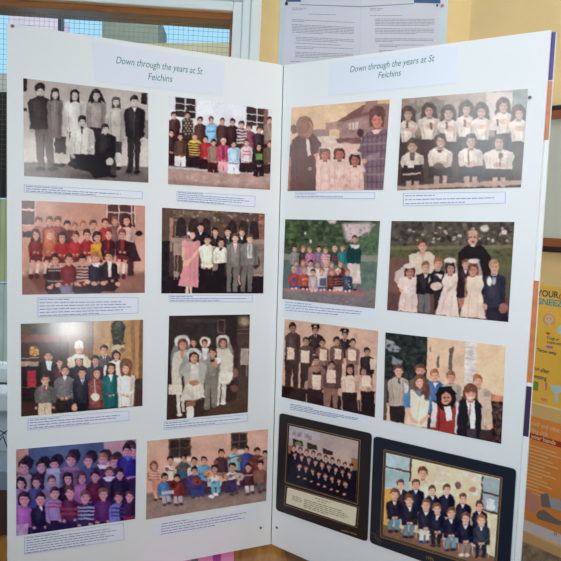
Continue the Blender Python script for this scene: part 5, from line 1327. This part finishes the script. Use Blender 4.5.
for v, a, b in ((0.14, .40, .62), (0.26, .44, .56), (.42, .08, .20), (.42, .25, .80), (.53, .08, .22), (.53, .25, .86), (.64, .08, .21), (.64, .25, .90), (.75, .25, .84), (.85, .25, .60)):
    u = a
    while u < b:
        u2 = min(b, u + .02 + rnd.random() * .05); segs.append((*uvq(qp, u, v), *uvq(qp, u2, v))); u = u2 + .012
V, Fc = bars(PR, segs, 0.0037, 0.0014, 0.0002)
mesh('printed_names', V, Fc, mat('brown_ink', (120, 108, 92), 0.6), fr)
V, Fc = bars(PR, [(*d7(286, 490), *d7(318, 498)), (*d7(322, 499), *d7(348, 508))], 0.0032, 0.002, 0.0001)
mesh('foil_signature', V, Fc, M_gold, fr)
tag(fr, 'dark brown card framed class portrait with cream name panel below its picture', 'framed photograph', 'card framed class portraits')

fr = empty('framed_photograph')
PR.sheet('card_mount', rounded([(373.7, 436), (516, 469.5), (508, 592), (369.6, 542.6)], 4.5), 0.0030, 0.0026, M_mountB, fr)
picture_grid('picture', PR, cq(d8, [(80, 82), (489, 176), (466, 500), (68, 378)]), d8, q8, 0.0034, fr, base=(200, 190, 170), thick=0.0003, step=0.45)
ring(PR, cq(d8, [(72, 70), (497, 172), (474, 512), (58, 384)]), 0.0032, 0.0013, M_gold, fr)
ring(PR, cq(d8, [(77, 77), (492, 175), (469, 505), (64, 381)]), 0.0032, 0.0008, M_gold, fr)
A_ = PR.uv(PR.at(426, 558.2)); B_ = PR.uv(PR.at(436, 561.4))
text_mesh('foil_lettering', '1996', 0.011, PR, A_[0], A_[1], 0.0034, M_gold, fr, rot=math.atan2(B_[1] - A_[1], B_[0] - A_[0]) , xs=0.85)
V, Fc = bars(PR, [(*d8(26, 366), *d8(60, 412)), (*d8(36, 370), *d8(64, 404))], 0.0032, 0.0018, 0.0001)
mesh('corner_ornament', V, Fc, mat('bronze_line', (92, 74, 62), 0.4), fr)
tag(fr, 'navy card framed class portrait with children sitting on chairs, bottom right of the board', 'framed photograph', 'card framed class portraits')

# ------------------------------------------------------------------ notices on the back wall
M_sleeve = mat('plastic_sleeve', (196, 212, 222), 0.25)
M_sheet = mat('notice_paper', (206, 208, 222), 0.55)
M_navy = mat('navy_print', (40, 82, 132), 0.5)
M_grey = mat('grey_print', (138, 140, 152), 0.6)
nb = empty('notice_folder')
WA.sheet('plastic_sleeve', [(282, -30), (450, -30), (443, 110), (275.5, 110)], 0.004, 0.0035, M_sleeve, nb)
WA.sheet('notice_page', [(287, -30), (361, -30), (358, 110), (281, 110)], 0.0046, 0.0005, M_sheet, nb)
WA.sheet('notice_page', [(362, -30), (441, -30), (437, 110), (359, 110)], 0.0046, 0.0005, M_sheet, nb)
WA.sheet('header_block', [(287, -20), (301, -20), (301, 1.8), (286, 1.8)], 0.0050, 0.0003, M_navy, nb)
WA.sheet('header_block', [(414, -20), (440.5, -20), (440.5, 3.5), (414, 2.8)], 0.0050, 0.0003, M_navy, nb)
WA.sheet('page_fold', [(300, 4.2), (362, 6.2), (414, 3.2), (414, 4.0), (362, 7.2), (300, 5)], 0.0050, 0.0003, M_grey, nb)
segs = []
def para(x0, x1, y0, rows, dy=1.5, lastf=.6, sl=.0):
    for k in range(rows):
        y = y0 + k * dy; xe = x1 if k < rows - 1 or rows == 1 else x0 + (x1 - x0) * lastf
        x = x0
        while x < xe:
            x2 = min(xe, x + 1.5 + rnd.random() * 5); segs.append((x, y + sl * (x - x0), x2, y + sl * (x2 - x0))); x = x2 + .5
para(292, 306, 8, 2, 1.6, .8, .02); para(309, 336, 14, 1, sl=.03); para(292, 355, 19.5, 2, 1.6, .2, .05)
para(292, 354, 24.5, 6, 1.55, .5, .05); para(296, 354, 37, 3, 1.6, .7, .05); para(295, 341, 43, 1, sl=.05); para(296, 353, 46.5, 2, 1.5, .3, .04); para(295, 353, 52, 4, 1.6, .4, .04); para(290, 300, 61.5, 1)
para(370, 383, 8.5, 2, 1.6, .8, .01); para(370, 402, 15.5, 1); para(375, 434.5, 19, 5, 1.55, .9, .005); para(375, 434, 28.5, 4, 1.55, .7, .01); para(375, 433.5, 38.5, 3, 1.5, .3, .01); para(379, 424, 45, 2, 1.5, .4); para(379, 420, 50.5, 3, 1.5)
V, Fc = bars(WA, segs, 0.0050, 0.0015, 0.0002)
mesh('printed_text', V, Fc, M_grey, nb)
V, Fc = disc_slab(WA, 286.5, 3.5, 0.0045, 0.0075, 0.003); mesh('push_pin', V, Fc, mat('black_pin', (40, 42, 50), 0.4), nb)
V, Fc = disc_slab(WA, 442.5, 5.5, 0.0045, 0.0075, 0.003); mesh('push_pin', V, Fc, mat('red_pin', (206, 110, 116), 0.4), nb)
V, Fc = disc_slab(WA, 437.3, 5.2, 0.003, 0.0075, 0.003); mesh('push_pin', V, Fc, mat('dark_pin', (50, 54, 66), 0.4), nb)
tag(nb, 'plastic sleeve with two typed notice pages on the yellow wall above the board', 'notice')

# ------------------------------------------------------------------ picture frame on the side wall
pf = empty('picture_frame')
def Bq(x, y): return WB.uv(WB.at(x, y))
xl, yt = Bq(549, 107); _, yb_ = Bq(549, 252)
xl -= 0.12; xr = xl + 0.72
fw = 0.028
m_fd = mat('black_brown_moulding', (46, 30, 30), 0.3)
V, Fc = join([box_ab(WB, xl, xr, yt - fw, yt, 0.001, 0.016), box_ab(WB, xl, xr, yb_, yb_ + fw, 0.001, 0.016),
              box_ab(WB, xl, xl + fw, yb_ + fw, yt - fw, 0.001, 0.016), box_ab(WB, xr - fw, xr, yb_ + fw, yt - fw, 0.001, 0.016)])
bevel(mesh('frame', V, Fc, m_fd, pf), 0.004)
s_ = 0.014
m_slip = mat('chestnut_slip', (150, 84, 48), 0.35)
for y0_, y1_ in ((yt - fw - 0.006, yt - s_), (yb_ + s_, yb_ + fw + 0.006)):
    V, Fc = box_ab(WB, xl + s_, xr - s_, y0_, y1_, 0.0165, 0.020)
    mesh('inner_slip', V, Fc, m_slip, pf)
V, Fc = box_ab(WB, xl + fw, xr - fw, yb_ + fw, yt - fw, 0.001, 0.008)
mesh('mount_board', V, Fc, mat('grey_green_mount', (206, 210, 198), 0.25), pf)
tag(pf, 'dark wooden picture frame with plain grey green sheet on the right wall', 'picture frame')

# ------------------------------------------------------------------ hygiene poster on the side wall
po = empty('hygiene_poster')
m_y = mat('poster_yellow', (246, 198, 78), 0.3, 0.04, 12)
m_or = mat('poster_orange', (240, 154, 74), 0.3, 0.05, 12)
def ps(name, pts, off, m): return WB.sheet(name, pts, off, 0.0004, m, po)
a0 = Bq(538, 287)[0] - 0.10; a1 = a0 + 0.44
yT = Bq(548, 286)[1]
def Y(px, py): return Bq(px, py)[1]
yMid = Y(540, 404); yMid2 = Y(540, 418); yW = Y(523, 518.7); yE = Y(523, 529.5)
def pr_(name, aa, ab, b0, b1, off, m, t=0.0004):
    V, Fc = box_ab(WB, aa, ab, b0, b1, off - t, off); return mesh(name, V, Fc, m, po)
pr_('yellow_field', a0, a1, yMid, yT, 0.0010, m_y, 0.0009)
pr_('pale_band', a0, a1, yMid2, yMid, 0.0010, mat('poster_sand', (230, 196, 132), 0.4), 0.0009)
pr_('orange_field', a0, a1, yW, yMid2, 0.0010, m_or, 0.0009)
pr_('white_strip', a0, a1, yE, yW, 0.0010, mat('poster_white', (226, 220, 226), 0.4), 0.0009)
pr_('divider_line', a0, a1, yMid - 0.003, yMid + 0.002, 0.0014, mat('poster_cream', (246, 226, 170), 0.4), 0.0003)
m_tx = mat('slate_ink', (48, 76, 96), 0.5); m_cy = mat('turquoise_ink', (40, 160, 178), 0.5); m_rd = mat('red_ink', (214, 84, 40), 0.5)
m_mar = mat('maroon_band', (176, 56, 48), 0.45); m_pk = mat('pink_ink', (234, 140, 130), 0.5); m_pale = mat('pale_ink', (240, 206, 160), 0.5); m_gr = mat('green_ink', (120, 160, 60), 0.5)
def tx(s, px, py, h_px, m, wid_px=None, bold=0.002, xs=1.0):
    A = Bq(px, py); B = Bq(px, py - h_px); size = (B[1] - A[1]) / 0.72
    k = xs
    return text_mesh('poster_lettering', s, size, WB, A[0], A[1], 0.0014, m, po, bold=bold * 0.25, xs=k)
XS = 0.86
tx('YOUR', 537.5, 295.6, 6.4, m_tx, xs=XS * 1.1); 
A = Bq(558, 0)
tx('C', 558.6, 299.3, 5.8, m_rd, xs=XS * 1.2)
tx('SNEEZE', 538.2, 303.8, 6.2, m_cy, xs=XS * 1.25)
tx('into your elbow', 541, 309.3, 2.0, m_pale, bold=0.0005, xs=XS)
tx('Throw away', 537.2, 351.2, 3.5, m_tx, bold=0.001, xs=XS)
tx('Cough or', 547, 338.7, 2.9, m_tx, bold=0.0006, xs=XS)
tx('sneeze into', 547, 342.9, 2.9, m_tx, bold=0.0006, xs=XS)
tx('Wash', 531.5, 369, 3.4, m_mar, bold=0.001, xs=XS); tx('after', 540.8, 371.8, 4.3, m_tx, bold=0.001, xs=XS)
tx('sneezing', 531.3, 377, 4.2, m_tx, bold=0.001, xs=XS)
tx('yourself and others', 524, 422.5, 4.6, m_pale, bold=0.001, xs=XS)
tx('getting sick', 525.5, 430.0, 4.6, m_pale, bold=0.001, xs=XS)
yb0 = Y(531, 433.0); yb1 = Y(531, 438.5)
pr_('maroon_band', a0, a1, yb1, yb0, 0.0013, m_mar, 0.0002)
tx('your hands', 531.5, 437.5, 4.0, m_pale, bold=0.0018, xs=XS * 1.25)
parts = []
for k in range(15):
    b = Y(530, 445.0 + k * 3.6); parts.append(box_ab(WB, Bq(528 - k * .6, 440)[0], a0 + 0.10 + 0.085 + 0.02 * math.sin(k * 2.1) - 0.002 * k, b - 0.0012, b + 0.0012, 0.0011, 0.0013))
V, Fc = join(parts); mesh('small_print', V, Fc, m_pale, po)
def disc_b(name, px, py, rx, ry, m, off=0.0014):
    c = WB.at(px, py, off); n = 24
    V, Fc = slab([[c + WB.u * rx * math.cos(2 * math.pi * i / n) + WB.v * ry * math.sin(2 * math.pi * i / n) for i in range(n)]], WB.n, 0.0003)
    return mesh(name, V, Fc, m, po)
m_face = mat('cartoon_face', (236, 200, 160), 0.4); m_sky = mat('pale_blue_ink', (190, 220, 230), 0.4); m_purp = mat('mauve_ink', (190, 120, 170), 0.5)
disc_b('sneeze_burst', 549, 319.5, 0.0175, 0.0150, mat('burst_pink', (228, 168, 130), 0.4)); disc_b('cartoon_head', 549, 319.5, 0.0120, 0.0110, m_face, 0.0018)
V, Fc = join([slab([[WB.at(547.2, 318.6, .0022) + WB.u * .0012 * math.cos(i) + WB.v * .0016 * math.sin(i) for i in np.linspace(0, 5.2, 6)]], WB.n, .0002), slab([[WB.at(550.8, 318.9, .0022) + WB.u * .0012 * math.cos(i) + WB.v * .0016 * math.sin(i) for i in np.linspace(0, 5.2, 6)]], WB.n, .0002)])
mesh('cartoon_eyes', V, Fc, m_tx, po)
WB.sheet('cartoon_body', [(548.2, 323), (550.4, 323), (550.8, 327.5), (547.8, 327.2)], 0.0017, 0.0003, m_face, po)
WB.sheet('tissue', [(557, 329), (561, 324), (566, 330), (562, 335), (558, 333)], 0.0015, 0.0003, m_sky, po)
disc_b('pink_bubble', 549.5, 347.0, 0.010, 0.0036, m_purp); disc_b('pink_bubble', 544.0, 399.5, 0.010, 0.0040, m_pk); disc_b('mauve_spot', 548, 333.4, 0.006, 0.003, m_rd)
WB.sheet('green_figure', [(533, 381), (538.5, 382), (538, 391), (532.6, 390)], 0.0015, 0.0003, m_gr, po)
WB.sheet('purple_figure', [(545.2, 382.5), (547.2, 382.7), (546.6, 390.5), (545.4, 390)], 0.0015, 0.0003, m_purp, po)
WB.sheet('washbasin', [(550, 385), (562, 386), (561, 391.5), (557.8, 394), (557.8, 404), (554.2, 402), (555, 393.5), (551, 390.5)], 0.0015, 0.0003, m_sky, po)
# hands with grey cuffs and tap
m_sk = mat('printed_skin', (214, 150, 128), 0.4); m_cf = mat('cuff_grey', (126, 120, 120), 0.4); m_cu2 = mat('sleeve_grey', (178, 178, 190), 0.4)
WB.sheet('printed_hand', [(523, 488), (530, 491), (540, 500), (540, 508), (534, 514), (524, 508), (521, 498)], 0.0015, 0.0003, m_sk, po)
WB.sheet('printed_cuff', [(540.5, 494), (548, 493.5), (551, 508), (541.5, 506.5)], 0.0016, 0.0003, m_cf, po)
WB.sheet('printed_sleeve', [(549, 497), (570, 503), (570, 514), (550.5, 508)], 0.0015, 0.0003, m_cu2, po)
WB.sheet('printed_cuff', [(538, 511), (544, 509.5), (554, 517.5), (570, 526), (556, 524.5), (538, 519), (536, 515)], 0.0016, 0.0003, m_cf, po)
tx('H', 554, 535.5, 5, m_tx, bold=0.0, xs=XS * .8)
tag(po, 'yellow and orange hygiene poster with sneeze lettering on the right wall', 'poster')
# beige rail and mottled lower wall under the poster
bR1 = Y(523, 540)
V, Fc = box_ab(WB, 0.05, 1.6, bR1, yE - 0.002, 0.0002, 0.006)
struct(mesh('trim_1', V, Fc, mat('beige_rail', (222, 184, 124), 0.5)))
V, Fc = box_ab(WB, 0.05, 1.6, -1.45, bR1 - 0.0005, 0.0002, 0.012)
mm = mat('mottled_brown_covering', (150, 130, 108), 0.85, 0.5, 55, 0.3)
struct(mesh('trim_2', V, Fc, mm))
